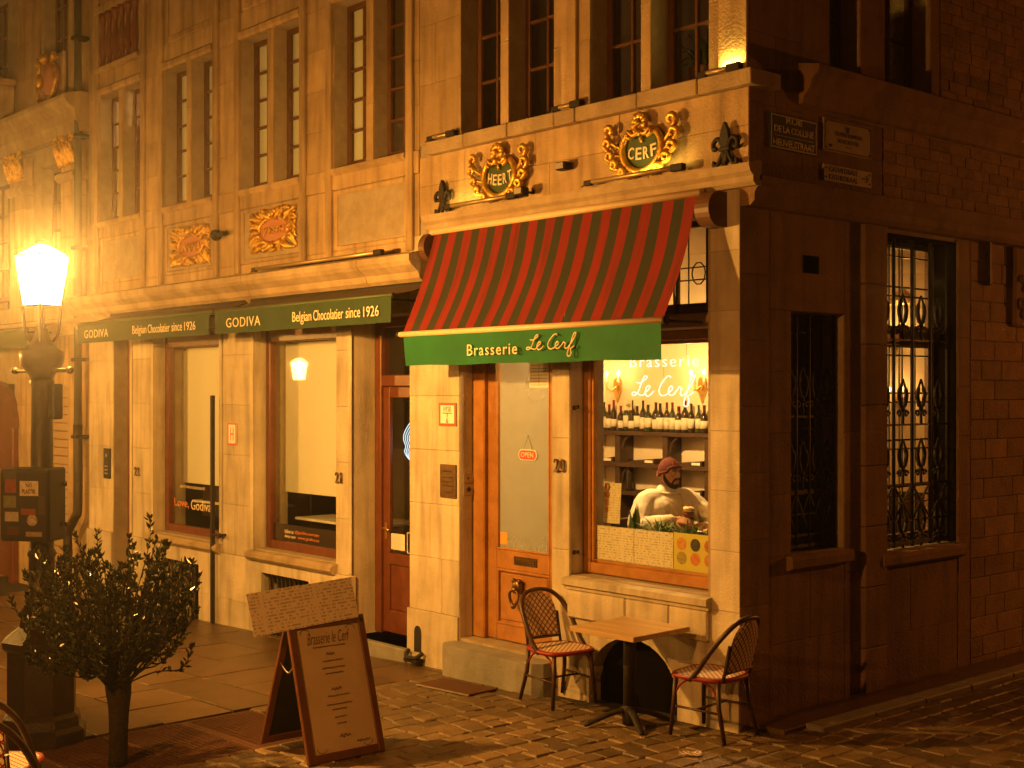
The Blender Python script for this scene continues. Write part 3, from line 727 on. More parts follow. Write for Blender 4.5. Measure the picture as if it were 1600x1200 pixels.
# cornice of the ground floor
prof = [(-.02, 3.56), (.10, 3.56), (.12, 3.60), (.20, 3.66), (.22, 3.72), (.30, 3.78), (.33, 3.82), (.33, 3.88), (.29, 3.90), (.02, 3.95), (-.02, 3.95)]
xs = [-11.9, -10.6, -9.3, -8.1, -6.9, -5.7, -4.6, -3.72]
for i in range(len(xs) - 1): moulding('cornice_stone', GO, TRIM, [(o + (.004 if i % 2 else 0) * (o > 0), z) for o, z in prof], xs[i] + .002, xs[i + 1] - .002)
# upper storey: sills, panels, pilaster strips, windows
rowz = (3.96, 4.95)
blocks(ugw, STONE, 'x', -11.75, -3.99, 3.955, 4.06, 0, .1, 1.6, seed=51)
blocks(ugw, STONE, 'x', -11.75, -3.99, 4.72, 4.945, -.012, .23, 1.3, th=.05, seed=52)
blocks(ugw, STONE, 'x', -11.75, -3.99, 6.725, 7.05, 0, .33, 1.4, seed=53)
edges = [-11.75] + [v for k in (3, 2, 1, 0) for v in (-4.84 - 1.96 * k - .66, -4.84 - 1.96 * k + .66)] + [-3.99]
for i in range(0, len(edges), 2):
    blocks(ugw, STONE, 'x', edges[i], edges[i + 1], 4.95, 6.72, 0, .44, .7, seed=60 + i)
    blocks(ugw, STONE, 'x', edges[i], edges[i + 1], 4.065, 4.715, 0, .65, .7, seed=70 + i)
for k in range(4):
    c = -4.84 - 1.96 * k
    blocks(ugw, STONE, 'x', c - .055, c + .075, 4.95, 6.72, -.004, .6, .5, seed=80 + k)
    for s in (-.72, .72): box('pilaster_strip', GO, STONE, c + s - .055, c + s + .055, -.04, .0, 3.96, 8.6, .008)
    blocks(ugw, STONE, 'x', c - .66, c + .66, 4.065, 4.715, .05, .65, 1.4, th=.02, seed=85 + k)
    mb = MB()
    for a in ((c - .66, c - .60, 4.065, 4.715), (c + .60, c + .66, 4.065, 4.715), (c - .60, c + .60, 4.065, 4.12), (c - .60, c + .60, 4.66, 4.715)): mb.box(a[0], a[1], -.006, .05, a[2], a[3], .012)
    mb.obj('panel_frame', STONE, GO)
    moulding('lintel_moulding', GO, STONE, [(-.02, 6.72), (.03, 6.72), (.05, 6.75), (.05, 6.80), (.02, 6.83), (-.02, 6.83)], c - .66, c + .66)
    moulding('sill_moulding', GO, STONE, [(-.3, 4.951), (.05, 4.94), (.055, 4.90), (.02, 4.87), (-.02, 4.87)], c - .66, c + .66)
    if k < 3:
        mb = MB()
        for a in ((c - .62, c - .54, 7.06, 8.4), (c + .54, c + .62, 7.06, 8.4), (c - .54, c + .54, 7.06, 7.14), (c - .54, c + .54, 8.32, 8.4)): mb.box(a[0], a[1], -.02, .01, a[2], a[3], .012)
        mb.obj('panel_frame', STONE, GO)
    else:
        for j in range(6):
            x = c - .5 + j * .2
            MB().lathe([(.05, 7.09), (.05, 7.13), (.03, 7.16), (.045, 7.24), (.06, 7.32), (.055, 7.42), (.03, 7.58), (.028, 7.68), (.045, 7.72), (.045, 7.76), (.06, 7.78), (.06, 7.84)], (x, -.03), 12).obj('baluster', MAHOG, GO)
        box('baluster_rail', GO, STONE, c - .66, c + .66, -.09, .03, 7.84, 7.95, .01); box('baluster_rail', GO, STONE, c - .66, c + .66, -.09, .03, 7.03, 7.09, .01)
blocks(ugw, STONE, 'x', -11.75, -3.99, 7.055, 9.0, .006, .65, 1.3, seed=95)
for i, (a, b_, z0, z1) in enumerate(GW): casement(GO, a + .002, b_ - .002, z0 + .006, z1 - .002, .17, 2, 5, fw=.055)
# blinds and rooms upstairs
for i, (a, b_, z0, z1) in enumerate(GW):
    zb = z0 + (.05 if i not in (1,) else .42)
    if i in (2, 3, 4, 5, 0): MB().box(a + .03, b_ - .03, .235, .239, zb, z1 + .02).obj('blind', BLIND, GO)
    elif i == 1: MB().box(a + .03, b_ - .03, .235, .239, zb, z1 + .02).obj('blind', BROWNFAB, GO)
    else: MB().box(a + .03, b_ - .03, .235, .239, zb, z1 - (.5 if i == 7 else .7)).obj('blind', BLIND, GO)
def gslab(name, mat, *b): return box(name, GO, mat, *b, 0)
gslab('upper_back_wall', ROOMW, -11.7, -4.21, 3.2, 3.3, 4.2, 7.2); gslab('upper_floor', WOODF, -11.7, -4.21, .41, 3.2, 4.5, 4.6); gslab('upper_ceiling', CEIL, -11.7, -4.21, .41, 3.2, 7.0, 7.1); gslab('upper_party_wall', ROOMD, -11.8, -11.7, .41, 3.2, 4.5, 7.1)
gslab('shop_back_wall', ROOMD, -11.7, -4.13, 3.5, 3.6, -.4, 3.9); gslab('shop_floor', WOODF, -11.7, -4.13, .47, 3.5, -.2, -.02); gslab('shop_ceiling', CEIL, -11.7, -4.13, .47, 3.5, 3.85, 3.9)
# shop windows
for i, (a, b_) in enumerate(((-9.73, -7.95), (-7.17, -5.456))):
    mb = MB(); z0, z1 = .735, 3.345
    mb.box(a + .004, a + .09, .16, .26, z0, z1, .01); mb.box(b_ - .09, b_ - .004, .16, .26, z0, z1, .01); mb.box(a + .09, b_ - .09, .163, .26, z0, z0 + .10, .01); mb.box(a + .09, b_ - .09, .163, .26, z1 - .20, z1, .01)
    o = mb.obj('shop_window', MAHOG, GO)
    box('head_board', o, M('pink_head_board' + str(i), (.45, .24, .14), .6), a + .09, b_ - .09, .152, .166, z1 - .14, z1 - .07, .003)
    box('pane', o, SHOPGLASS, a + .088, b_ - .088, .20, .206, z0 + .098, z1 - .198, 0)
    box('blind', o, BLIND, a + .02, b_ - .02, .42, .424, 1.36 + .02 * i, 3.3, 0)
    box('display_shelf', o, WHITE, a + .1, b_ - .1, .5, 1.1, 1.10 - .05 * i, 1.13 - .05 * i, .004); box('display_back', o, ROOMD, a + .05, b_ - .05, 1.3, 1.33, .7, 1.9, 0)
    if i == 1:
        s = box('window_card', o, CHOC, a + .10, b_ - .10, .212, .216, z0 + .10, 1.03, 0)
        text('lettering', o, ORANGEL, '@godiva.europe', (a + .83, .1985, .955), width=.50, height=.045)
        text('lettering', o, LETTER, 'follow us', (a + .455, .1975, .955), width=.19, height=.046)
        text('lettering', o, LETTER, 'always open', (a + .475, .1985, .895), width=.23, height=.046)
        text('lettering', o, ORANGEL, 'www.godiva.eu', (a + .86, .1985, .895), width=.44, height=.045)
    else:
        s = box('window_card', o, CHOC, a + .30, b_ - .20, .55, .556, .93, 1.34, 0)
        text('lettering', o, LETTER, 'SAY IT WITH CHOCOLATE', (-9.04, .196, 1.335), width=.66, height=.034)
        text('lettering', o, ORANGEL, 'Love,', (-9.33, .196, 1.115), width=.40, height=.125, bold=.01)
        text('lettering', o, LETTER, 'Godiva', (-8.81, .196, 1.115), width=.53, height=.13, bold=.01)
for x_, y_, z0_ in ((-9.73, .158, .74), (-7.17, .158, .74), (-5.165, .298, .0)): box('reveal_stone', GO, STONE2, x_, x_ + .0035, .006, y_, z0_, 3.34, 0)
# shop door, half hidden by the brasserie's pier
mb = MB(); x0, x1 = -5.16, -4.165
mb.box(x0, x0 + .10, .30, .42, .0, 3.34, .01); mb.box(x1 - .08, x1, .30, .42, .0, 3.34, .01); mb.box(x0 + .10, x1 - .08, .303, .42, 2.62, 2.74, .01); mb.box(x0 + .10, x1 - .08, .303, .42, 3.24, 3.34, .01)
mb.obj('door_frame', MAHOG, GO)
mb = MB(); a, b_ = x0 + .104, x1 - .084
mb.box(a, a + .11, .33, .385, .02, 2.615, .008); mb.box(b_ - .11, b_, .33, .385, .02, 2.615, .008); mb.box(a + .11, b_ - .11, .332, .385, .02, .26, .008); mb.box(a + .11, b_ - .11, .332, .385, .74, .86, .008); mb.box(a + .11, b_ - .11, .332, .385, 2.50, 2.615, .008)
gd = mb.obj('door', MAHOG, GO)
box('door_panel', gd, MAHOG, a + .108, b_ - .108, .35, .37, .258, .742, .01)
box('pane', gd, SHOPGLASS, a + .108, b_ - .108, .355, .361, .858, 2.502, 0); box('transom_pane', gd, SHOPGLASS, x0 + .1, x1 - .08, .355, .361, 2.74, 3.24, 0)
mb = MB(); mb.tube([(a + .055, .33, 1.12), (a + .055, .28, 1.12)], .012, 8); mb.tube([(a + .055, .285, 1.12), (a + .16, .285, 1.11)], .010, 8); mb.box(a + .035, a + .075, .322, .331, 1.0, 1.18, .004); mb.obj('door_handle', BRASS, gd)
dp = box('notice', gd, PAPERW, a + .12, a + .36, .347, .350, .90, 1.07, 0)
dp2 = MB()
for aa in ((.40, .41, .88, 1.10), (.62, .63, .88, 1.10), (.41, .62, .88, .89), (.41, .62, 1.09, 1.10)): dp2.box(a + aa[0], a + aa[1], .346, .350, aa[2], aa[3])
dp2.tube([(a + .515 + .05 * cos(t), .346, 1.02 + .05 * sin(t)) for t in [k * .5 for k in range(10)]], .008, 5); dp2.obj('window_sticker', LETTER, gd)
# narrow grilled door at the left
mb = MB(); mb.box(-10.945, -10.86, .20, .32, -.05, 3.34, .01); mb.box(-10.49, -10.405, .20, .32, -.05, 3.34, .01); mb.box(-10.86, -10.49, .203, .32, -.05, .75, .01); mb.box(-10.86, -10.49, .203, .32, 2.62, 2.80, .01)
gd2 = mb.obj('side_door', MAHOG, GO)
box('door_back', gd2, BLACK, -10.87, -10.48, .36, .38, .7, 3.3, 0)
mb = MB()
for k in range(9):
    z = .82 + k * .2
    for s in (-1, 1): mb.tube([(-10.675 + s * (.09 + .07 * cos(t)), .24, z + .09 * sin(t)) for t in [i * .6 for i in range(10)]], .010, 5)
mb.tube([(-10.675, .24, .75), (-10.675, .24, 2.62)], .012, 6)
mb.tube(spline([(-10.675, .2, 2.8), (-10.76, .2, 2.9), (-10.70, .2, 3.0), (-10.675, .2, 3.2), (-10.65, .2, 3.0), (-10.59, .2, 2.9), (-10.675, .2, 2.8)], 4), .014, 5); mb.obj('door_grille', IRON, gd2)
# ------------------------------------------------------------------ guild house at the far left
GH = thing('guild_house', 'stone guild house with gilded capitals and a ball finial behind the lamp', 'house', (-15, 1.5, -.5))
ghw = wall_core('front_wall', GH, MORTAR, 'x', -20.0, -11.78, -1.2, 9.3, .05, .5, [(-13.62, -12.55, 3.9, 6.0), (-13.5, -12.6, 6.72, 9.0), (-13.62, -12.62, -.5, 2.6), (-16.2, -14.9, 3.9, 6.0), (-16.0, -15.0, 6.72, 9.0), (-16.0, -14.7, -.5, 2.7)])
blocks(ghw, STONE, 'x', -13.62, -12.55, 2.65, 3.88, .036, .3, 1.2, seed=101)
for a, b_ in ((-14.55, -13.62), (-12.55, -11.79)): blocks(ghw, STONE, 'x', a, b_, -.6, 3.6, .036, .42, .7, seed=int(-a * 5)); blocks(ghw, STONE, 'x', a, b_, 6.9, 9.2, .036, .55, .8, seed=int(-a * 6))
for x in (-12.2, -14.15, -16.6):
    z = [3.62, 4.2, 4.8, 5.4, 5.62]
    for i in range(4): box('pilaster_stone', GH, STONE, x - .27, x + .27, -.12, .04, z[i] + .002, z[i + 1] - .002, .008)
    moulding('pilaster_collar', GH, TRIM, [(-.04, 5.62), (.14, 5.62), (.19, 5.67), (.19, 5.72), (.15, 5.76), (-.04, 5.76)], x - .32, x + .32)
    mb = MB(); mb.box(x - .26, x + .26, -.12, .03, 5.762, 6.2, .01)
    cap = mb.obj('capital', STONE, GH); gl = MB(); rl = random.Random(int(-x * 10))
    for k in range(11):
        a = x - .28 + k * .056
        gl.tube(spline([(a, -.13, 5.84 + .04 * (k % 2)), (a + rl.uniform(-.02, .02), -.17, 5.98), (a, -.23 - .03 * (k % 2), 6.10 + .05 * (k % 3))], 3), [.02, .03, .035, .035, .03, .022, .014], 6)
    for s in (-1, 1): gl.tube([(x + s * (.27 + .07 * cos(t) * (1 - t / 11)), -.19, 6.2 + .07 * sin(t) * (1 - t / 11)) for t in [i * .6 for i in range(13)]], .024, 6)
    gl.ball((x, -.2, 6.22), .06, 10, 8); gl.obj('gilded_leaves', GOLD, cap)
moulding('entablature', GH, TRIM, [(-.04, 6.29), (.12, 6.29), (.14, 6.42), (.18, 6.46), (.19, 6.60), (.30, 6.68), (.34, 6.74), (.34, 6.80), (.10, 6.86), (-.04, 6.86)], -20, -11.8)
moulding('floor_cornice', GH, TRIM, [(-.04, 3.40), (.10, 3.40), (.16, 3.46), (.18, 3.52), (.28, 3.57), (.28, 3.61), (-.04, 3.63)], -20, -11.8)
for a, b_, z0, z1 in ((-13.62, -12.55, 3.9, 6.0), (-13.5, -12.6, 6.72, 9.0), (-16.2, -14.9, 3.9, 6.0), (-16.0, -15.0, 6.72, 9.0)):
    casement(GH, a + .003, b_ - .003, z0 + .16, z1 - .003, .22, 3, 4, fw=.06); box('window_back', GH, BLACK, a - .1, b_ + .1, .52, .55, z0 - .1, z1 + .1, 0)
box('panel', GH, STONE, -13.45, -12.62, -.02, .035, 6.90, 7.62, .012)
cp = MB(); 
cp.ball((-12.98, -.05, 7.25), .26, 16, 10, (1, .35, 1.1)); ca = cp.obj('carved_shield', REDP, GH)
cp = MB()
for s in (-1, 1):
    cp.tube(spline([(-12.98, -.1, 6.95), (-12.98 + s * .22, -.12, 7.0), (-12.98 + s * .32, -.12, 7.22), (-12.98 + s * .24, -.14, 7.45), (-12.98 + s * .30, -.14, 7.56), (-12.98 + s * .36, -.12, 7.48)], 4), .036, 6)
cp.ball((-12.98, -.16, 7.53), .08, 10, 8); cp.ball((-13.14, -.17, 7.22), .07, 10, 8, (.8, .8, 1.6)); cp.tube([(-13.16, -.17, 7.15), (-13.2, -.17, 7.0), (-13.12, -.17, 6.93)], .04, 6)
cp.obj('gilded_scroll', GOLD, ca)
# balcony pier with ball finial
bp = MB(); bp.box(-15.05, -14.55, -.62, .0, 6.86, 7.42, .02); bp.box(-15.12, -14.48, -.69, .0, 7.42, 7.52, .02); bp.box(-16.9, -15.05, -.50, -.3, 7.0, 7.2, .01); bp.box(-16.9, -15.05, -.55, -.25, 7.36, 7.46, .01); bp.box(-16.9, -14.5, -.7, .04, 6.70, 6.855, .02)
bp.obj('balcony', STONE, GH)
MB().lathe([(.05, 7.52), (.12, 7.54), (.08, 7.58), (.06, 7.62), (.14, 7.68), (.18, 7.78), (.18, 7.84), (.14, 7.94), (.05, 8.0), (.01, 8.02)], (-14.8, -.34), 18).obj('ball_finial', BRONZE, GH)
for k in range(6): MB().lathe([(.05, 7.2), (.03, 7.23), (.055, 7.28), (.03, 7.34), (.05, 7.37)], (-15.25 - k * .25, -.4), 10).obj('baluster', STONE, GH)
# ground floor: roller shutter and arched portal
for k in range(24): MB().box(-13.615, -12.625, .14, .17, -.4 + k * .125, -.282 + k * .125, .012).obj('shutter_slat', M('shutter_metal', (.36, .25, .15), .6) if k == 0 else MATS['shutter_metal'], GH)
mb = MB()
for s in (-1, 1): mb.box(-15.35 + s * .75 - .1, -15.35 + s * .75 + .1, -.06, .05, -.6, 2.0, .02)
mb.obj('portal_column', MAHOG, GH)
mb = MB(); mb.prism([(-15.35 - .88 * cos(radians(t)), 2.0 + .75 * sin(radians(t))) for t in range(0, 181, 12)] + [(-15.35 + .66 * cos(radians(t)), 2.0 + .55 * sin(radians(t))) for t in range(0, 181, 12)], -.05, .05, 'y'); mb.obj('portal_arch', MAHOG, GH)
box('portal_door', GH, MAHOG, -16.0, -14.7, .25, .3, -.5, 2.7, .01)

# ------------------------------------------------------------------ awnings
def stripes(N, L, o, p):
    s = N.new('ShaderNodeSeparateXYZ'); L.new(p, s.inputs[0])
    t = mth(N, L, 'DIVIDE', mth(N, L, 'ADD', s.outputs[0], 3.58), 3.26 / 14.5)
    f = mth(N, L, 'LESS_THAN', mth(N, L, 'FRACT', t), .5)
    n = N.new('ShaderNodeTexNoise'); n.inputs['Scale'].default_value = 3; n.inputs['Detail'].default_value = 5; L.new(p, n.inputs['Vector'])
    a = mixc(N, L, f, (.032, .036, .018), (.21, .012, .008)); b = mixc(N, L, f, (.020, .023, .012), (.155, .009, .006))
    c = mixc(N, L, n.outputs[0], a, b)
    mp = N.new('ShaderNodeMapping'); mp.inputs['Scale'].default_value = (14, 2, 1.2); L.new(p, mp.inputs[0])
    n2 = N.new('ShaderNodeTexNoise'); n2.inputs['Scale'].default_value = 1.3; n2.inputs['Detail'].default_value = 7; L.new(mp.outputs[0], n2.inputs['Vector'])
    mr = N.new('ShaderNodeMapRange'); mr.inputs[1].default_value = .48; mr.inputs[2].default_value = .72; mr.inputs[3].default_value = 0; mr.inputs[4].default_value = .55; L.new(n2.outputs[0], mr.inputs[0])
    return mixc(N, L, mr.outputs[0], c, (.035, .018, .010))
STRIPE = node_colour('striped_canvas', stripes, .85)
AW = thing('striped_awning', 'red and dark green striped awning with green valance over the brasserie front', 'awning', (-1.95, -.3, 3.1))
ax0, ax1, ty, tz, by, bz = -3.58, -.32, -.13, 4.06, -.52, 3.085
mb = MB(); nx, ns = 58, 8; V = []; Fc = []
for i in range(nx + 1):
    for j in range(ns + 1):
        s = j / ns; x = ax0 + (ax1 - ax0) * i / nx
        sag = -.05 * sin(pi * s) * (.8 + .2 * sin(pi * i / nx)) + .016 * sin(i * .42 + s * 2.) * s * (1 - s) * 2 + .012 * sin(i * .17 + 1.3) * s * (1 - s) * 2
        V.append((x, ty + (by - ty) * s - sag * .93, tz + (bz - tz) * s + sag * .37))
for i in range(nx):
    for j in range(ns): a = i * (ns + 1) + j; Fc.append((a, a + 1, a + ns + 2, a + ns + 1))
mb.add(V, Fc, 0, True); mb.obj('canvas', STRIPE, AW)
mb = MB(); V = []; Fc = []
for i in range(nx + 1):
    for j in range(7):
        s = j / 6; x = ax0 + .04 + (ax1 - ax0 - .04) * i / nx
        wv = .012 * sin(i * .5) * s + .010 * sin(i * .19 + 1) * s
        V.append((x, by - .012 + wv + .02 * s, bz - .01 - .272 * s + .004 * sin(i * .31) * s))
for i in range(nx):
    for j in range(6): a = i * 7 + j; Fc.append((a, a + 1, a + 8, a + 7))
mb.add(V, Fc, 0, True); val = mb.obj('valance', GREENFAB, AW)
text('lettering', val, LETTER, 'Brasserie', (-2.25, by - .030, 2.925), width=.66, height=.098, spacing=1.15, extrude=.003)
script_mesh(-1.80, -1.21, 2.845, 3.035, by - .030, .0058).obj('lettering', LETTER, val)
MB().tube([(ax0 - .03, by, bz + .012), (ax1 + .02, by, bz + .012)], .026, 12).obj('front_bar', CREAMBAR, AW)
mb = MB(); mb.tube([(ax1 + .02, by, bz + .012), (ax1 + .045, by, bz + .012)], .034, 12); mb.tube([(ax0 - .055, by, bz + .012), (ax0 - .03, by, bz + .012)], .034, 12); mb.obj('bar_end_cap', IRON, AW)
MB().tube([(ax0 - .06, ty + .01, tz + .03), (ax1 + .05, ty + .01, tz + .03)], .032, 12).obj('roller', CREAMBAR, AW)
for x in (ax0 + .05, ax1 - .05): MB().tube([(x, .0, 3.10), (x, by + .03, bz + .01)], .012, 8).obj('drop_arm', IRON, AW)
for x0, x1 in ((ax0 - .14, ax0 - .05), (ax1 + .06, ax1 + .20)): MB().prism([(-.005, 4.085)] + [(-.10 - .125 * sin(radians(a)), 3.95 + .135 * cos(radians(a))) for a in range(0, 181, 15)] + [(-.005, 3.815)], x0, x1, 'x').obj('end_bracket', FRAMEW, AW)

def shop_awning(x0, x1, label, god=None, bel=None, y=-.6, drop=True):
    t = thing('shop_awning', label, 'awning', ((x0 + x1) / 2, -.35, 3.3), 'bottle green shop awnings')
    n = 40; V = []; Fc = []
    for i in range(n + 1):
        x = x0 + (x1 - x0) * i / n
        for j in range(5):
            s = j / 4; V.append((x, -.13 + (y + .13) * s, 3.60 + (3.475 - 3.60) * s - .02 * sin(pi * s)))
    for i in range(n):
        for j in range(4): a = i * 5 + j; Fc.append((a, a + 1, a + 6, a + 5))
    mb = MB(); mb.add(V, Fc, 0, True); mb.obj('canvas', BROWNFAB, t)
    V = []; Fc = []
    for i in range(n + 1):
        x = x0 + (x1 - x0) * i / n
        for j in range(4): s = j / 3; V.append((x, y - .012 + .008 * sin(i * .6) * s, 3.455 - .245 * s))
    for i in range(n):
        for j in range(3): a = i * 4 + j; Fc.append((a, a + 1, a + 5, a + 4))
    mb = MB(); mb.add(V, Fc, 0, True); v = mb.obj('valance', GODFAB, t)
    MB().tube([(x0 - .02, y, 3.468), (x1 + .02, y, 3.468)], .02, 10).obj('front_bar', M('green_bar', (.05, .075, .03), .5) if 'green_bar' not in MATS else MATS['green_bar'], t)
    for x in (x0 + .3, x1 - .3): MB().tube([(x, .0, 3.45), (x, y, 3.44)], .014, 8).obj('support_arm', IRON, t)
    MB().tube([(x0, -.12, 3.60), (x1, -.12, 3.60)], .045, 10).obj('roller', IRON, t)
    if god: text('lettering', v, LETTER, 'GODIVA', ((god[0] + god[1]) / 2, y - .026, 3.325), width=god[1] - god[0], height=.105, spacing=1.1)
    if bel:
        W_ = bel[1] - bel[0]
        for wd_, a, b_, h_, dz in (('Belgian', 0, .235, .135, -.010), ('Chocolatier', .26, .61, .105, .005), ('since', .64, .80, .10, .003), ('1926', .835, 1., .10, .002)): text('lettering', v, LETTER, wd_, (bel[0] + W_ * (a + b_) / 2, y - .026, 3.325 + dz), width=W_ * (b_ - a), height=h_)
    return t
shop_awning(-6.97, -3.62, 'bottle green shop awning beside the striped one, over the right shop window', (-6.69, -5.96), (-5.32, -3.80))
shop_awning(-10.70, -7.10, 'bottle green shop awning between the street lamp and its twin', (-10.46, -9.73), (-9.03, -7.4))
shop_awning(-16.6, -12.45, 'plain green awning edge at the far left, behind the lamp')

# ------------------------------------------------------------------ carved gilding and ironwork on the facade
def cartouche(cx, cz, body, label):
    t = thing('cartouche', label, 'cartouche', (cx, 0, cz - .25), 'gilded scroll cartouches over the awning')
    out = [(cx + .215 * (1 + .08 * sin(a)) * cos(a), cz - .03 + .180 * sin(a) - .03 * max(0, sin(a)) ** 8) for a in [2 * pi * k / 36 for k in range(36)]]
    MB().prism(out, -.03, .0, 'y').obj('field', GREENP, t)
    MB().tube([(x, -.045, z) for x, z in out], .030, 8, closed=True).obj('rim', GOLD, t)
    for s in (-1, 1):
        for i, (tx, tz_, rx, rz_, q) in enumerate([(.335, .15, .225, .0, .046), (.355, .045, .225, -.06, .044), (.33, -.055, .20, -.11, .04), (.275, -.135, .16, -.155, .038), (.19, -.205, .08, -.19, .034)]):
            e = Vector((cx + s * tx, -.065, cz + tz_)); r0 = Vector((cx + s * rx, -.035, cz + rz_)); m_ = (r0 + e) / 2 + Vector((s * .035, -.01, -.02))
            pts = [r0, m_, e + Vector((s * q * .9, 0, -q * .3)), e + Vector((s * q, 0, q * .5)), e + Vector((s * q * .3, -.01, q)), e + Vector((-s * q * .45, -.01, q * .6)), e + Vector((-s * q * .3, -.012, -.01)), e + Vector((s * q * .15, -.015, 0))]
            MB().tube(spline(pts, 3), [.010 + .016 * min(1, k / 6) for k in range(14)] + [.024, .022, .020, .018, .016, .014, .012, .010], 7).obj('scroll', GOLD, t)
    fl = MB(); fz = cz + .185
    for k in range(7): a = radians(-20 + k * 36.6); fl.ball((cx + .055 * cos(a), -.075, fz + .055 * sin(a)), .036, 8, 6, (1, .6, 1))
    fl.ball((cx, -.10, fz), .03, 8, 6); fl.ball((cx, -.09, fz - .085), .03, 8, 6)
    for s in (-1, 1): fl.tube(spline([(cx, -.07, fz - .06), (cx + s * .06, -.08, fz - .10), (cx + s * .12, -.08, fz - .06), (cx + s * .13, -.08, fz - .10), (cx + s * .09, -.08, fz - .12)], 3), .018, 6)
    fl.tube([(cx, -.06, fz - .1), (cx, -.05, fz - .16)], .014, 6); fl.obj('crest', GOLD, t)
    MB().tube(spline([(cx - .14, -.05, cz - .245), (cx - .05, -.06, cz - .235), (cx, -.065, cz - .225), (cx + .05, -.06, cz - .235), (cx + .14, -.05, cz - .245)], 3), .02, 6).obj('ribbon', GOLD, t)
    # arched lettering with slab serifs
    lt = MB(); n = len(body); 
    for i, ch in enumerate(body):
        u = (i - (n - 1) / 2); me = text_mesh(ch, height=.098, width=(.053 if n == 5 else .062), extrude=.006, bold=.012)
        T = Matrix.Translation((cx + u * (.069 if n == 5 else .082), -.034, cz - .06 + .006 * u * u)) @ FACE['front'] @ Matrix.Rotation(radians(4.5 * u), 4, 'Z')
        vv = [T @ v.co for v in me.vertices]; ff = [tuple(p.vertices) for p in me.polygons]; lt.add(vv, ff)
        bpy.data.meshes.remove(me)
    lt.obj('lettering', LETTER, t)
    return t
cartouche(-2.735, 4.555, 'HEERT', 'gilded scroll cartouche reading HEERT, left of the two over the awning')
cartouche(-.97, 4.555, 'CERF', 'gilded scroll cartouche reading CERF, right of the two over the awning')
def relief(cx, cz, wd, ht, body, label, seed):
    t = thing('carved_panel', label, 'carved panel', (cx, 0, cz - ht / 2), 'gilded carved name panels'); r = random.Random(seed)
    out = [(cx + wd * .33 * cos(a), cz + ht * .34 * sin(a)) for a in [2 * pi * k / 28 for k in range(28)]]
    MB().prism(out, .012, .049, 'y').obj('field', REDP, t)
    MB().tube([(x, .005, z) for x, z in out], .022, 8, closed=True).obj('rim', GOLD, t)
    lv = MB()
    for k in range(64):
        a = 2 * pi * k / 64 + r.uniform(-.05, .05); x = cx + wd * .33 * cos(a); z = cz + ht * .35 * sin(a)
        ex = cx + max(-wd / 2, min(wd / 2, wd * .72 * cos(a) * r.uniform(.9, 1.1))); ez = cz + max(-ht / 2, min(ht / 2, ht * .72 * sin(a) * r.uniform(.9, 1.1)))
        tw = r.uniform(-.06, .06)
        lv.tube(spline([(x, .03, z), ((x + ex) / 2 + tw, -.01 - r.uniform(0, .03), (z + ez) / 2 + tw), (ex, .0 - r.uniform(0, .03), ez), (ex + tw * .5, .01, ez - tw * .5)], 3), [.012, .018, .024, .026, .024, .022, .018, .014, .010, .006], 6)
    for s in (-1, 1): lv.tube([(cx + s * (wd * .2 + .05 * cos(q) * (1 - q / 9)), -.025, cz + ht * .40 + .05 * sin(q) * (1 - q / 9)) for q in [i * .6 for i in range(12)]], .018, 6)
    lv.ball((cx, -.03, cz + ht * .43), .05, 10, 8, (1.2, .6, 1)); lv.ball((cx, -.03, cz - ht * .40), .045, 10, 8, (1.3, .6, 1)); lv.obj('foliage', GOLD, t)
    text('lettering', t, GOLD, body, (cx, .011, cz - .01), width=wd * .5, height=ht * .26, extrude=.012, shear=.2, bold=.008)
relief(-8.72, 4.392, .96, .44, 'ANNA', 'gilded carved panel reading ANNA, nearer the street lamp', 5)
relief(-6.74, 4.41, .96, .44, 'JOSEPH', 'gilded carved panel reading JOSEPH, farther from the street lamp', 9)
def fleur(cx, cz, s, label):
    t = thing('fleur_de_lis', label, 'wall anchor', (cx, 0, cz), 'iron lily anchors on the string course'); y = -.05
    MB().prism([(cx + s * a, cz + s * b) for a, b in ((0, 1.), (.09, .82), (.13, .62), (.07, .42), (-.07, .42), (-.13, .62), (-.09, .82))], y - .02, y + .02, 'y').obj('petal', IRON, t)
    for q in (-1, 1):
        MB().tube(spline([(cx + q * s * .03, y, cz + s * .1), (cx + q * s * .06, y, cz + s * .4), (cx + q * s * .2, y, cz + s * .64), (cx + q * s * .34, y, cz + s * .56), (cx + q * s * .33, y, cz + s * .42), (cx + q * s * .25, y, cz + s * .44)], 4), s * .055, 7).obj('petal', IRON, t)
        MB().tube(spline([(cx + q * s * .05, y, cz + s * .38), (cx + q * s * .13, y, cz + s * .2), (cx + q * s * .24, y, cz + s * .04), (cx + q * s * .33, y, cz + s * .06), (cx + q * s * .31, y, cz + s * .15)], 4), s * .05, 7).obj('foot', IRON, t)
    MB().box(cx - s * .16, cx + s * .16, y - .025, y + .025, cz + s * .35, cz + s * .43, .005).obj('band', IRON, t)
    MB().tube([(cx, y, cz + s * .45), (cx, y, cz)], s * .05, 7).obj('stem', IRON, t)
    MB().tube([(cx, y, cz + s * .39), (cx, .01, cz + s * .39)], .012, 6).obj('pin', IRON, t)
fleur(-3.56, 4.27, .32, 'black iron lily anchor left of the HEERT cartouche')
fleur(-.10, 4.272, .34, 'black iron lily anchor near the corner, right of the CERF cartouche')

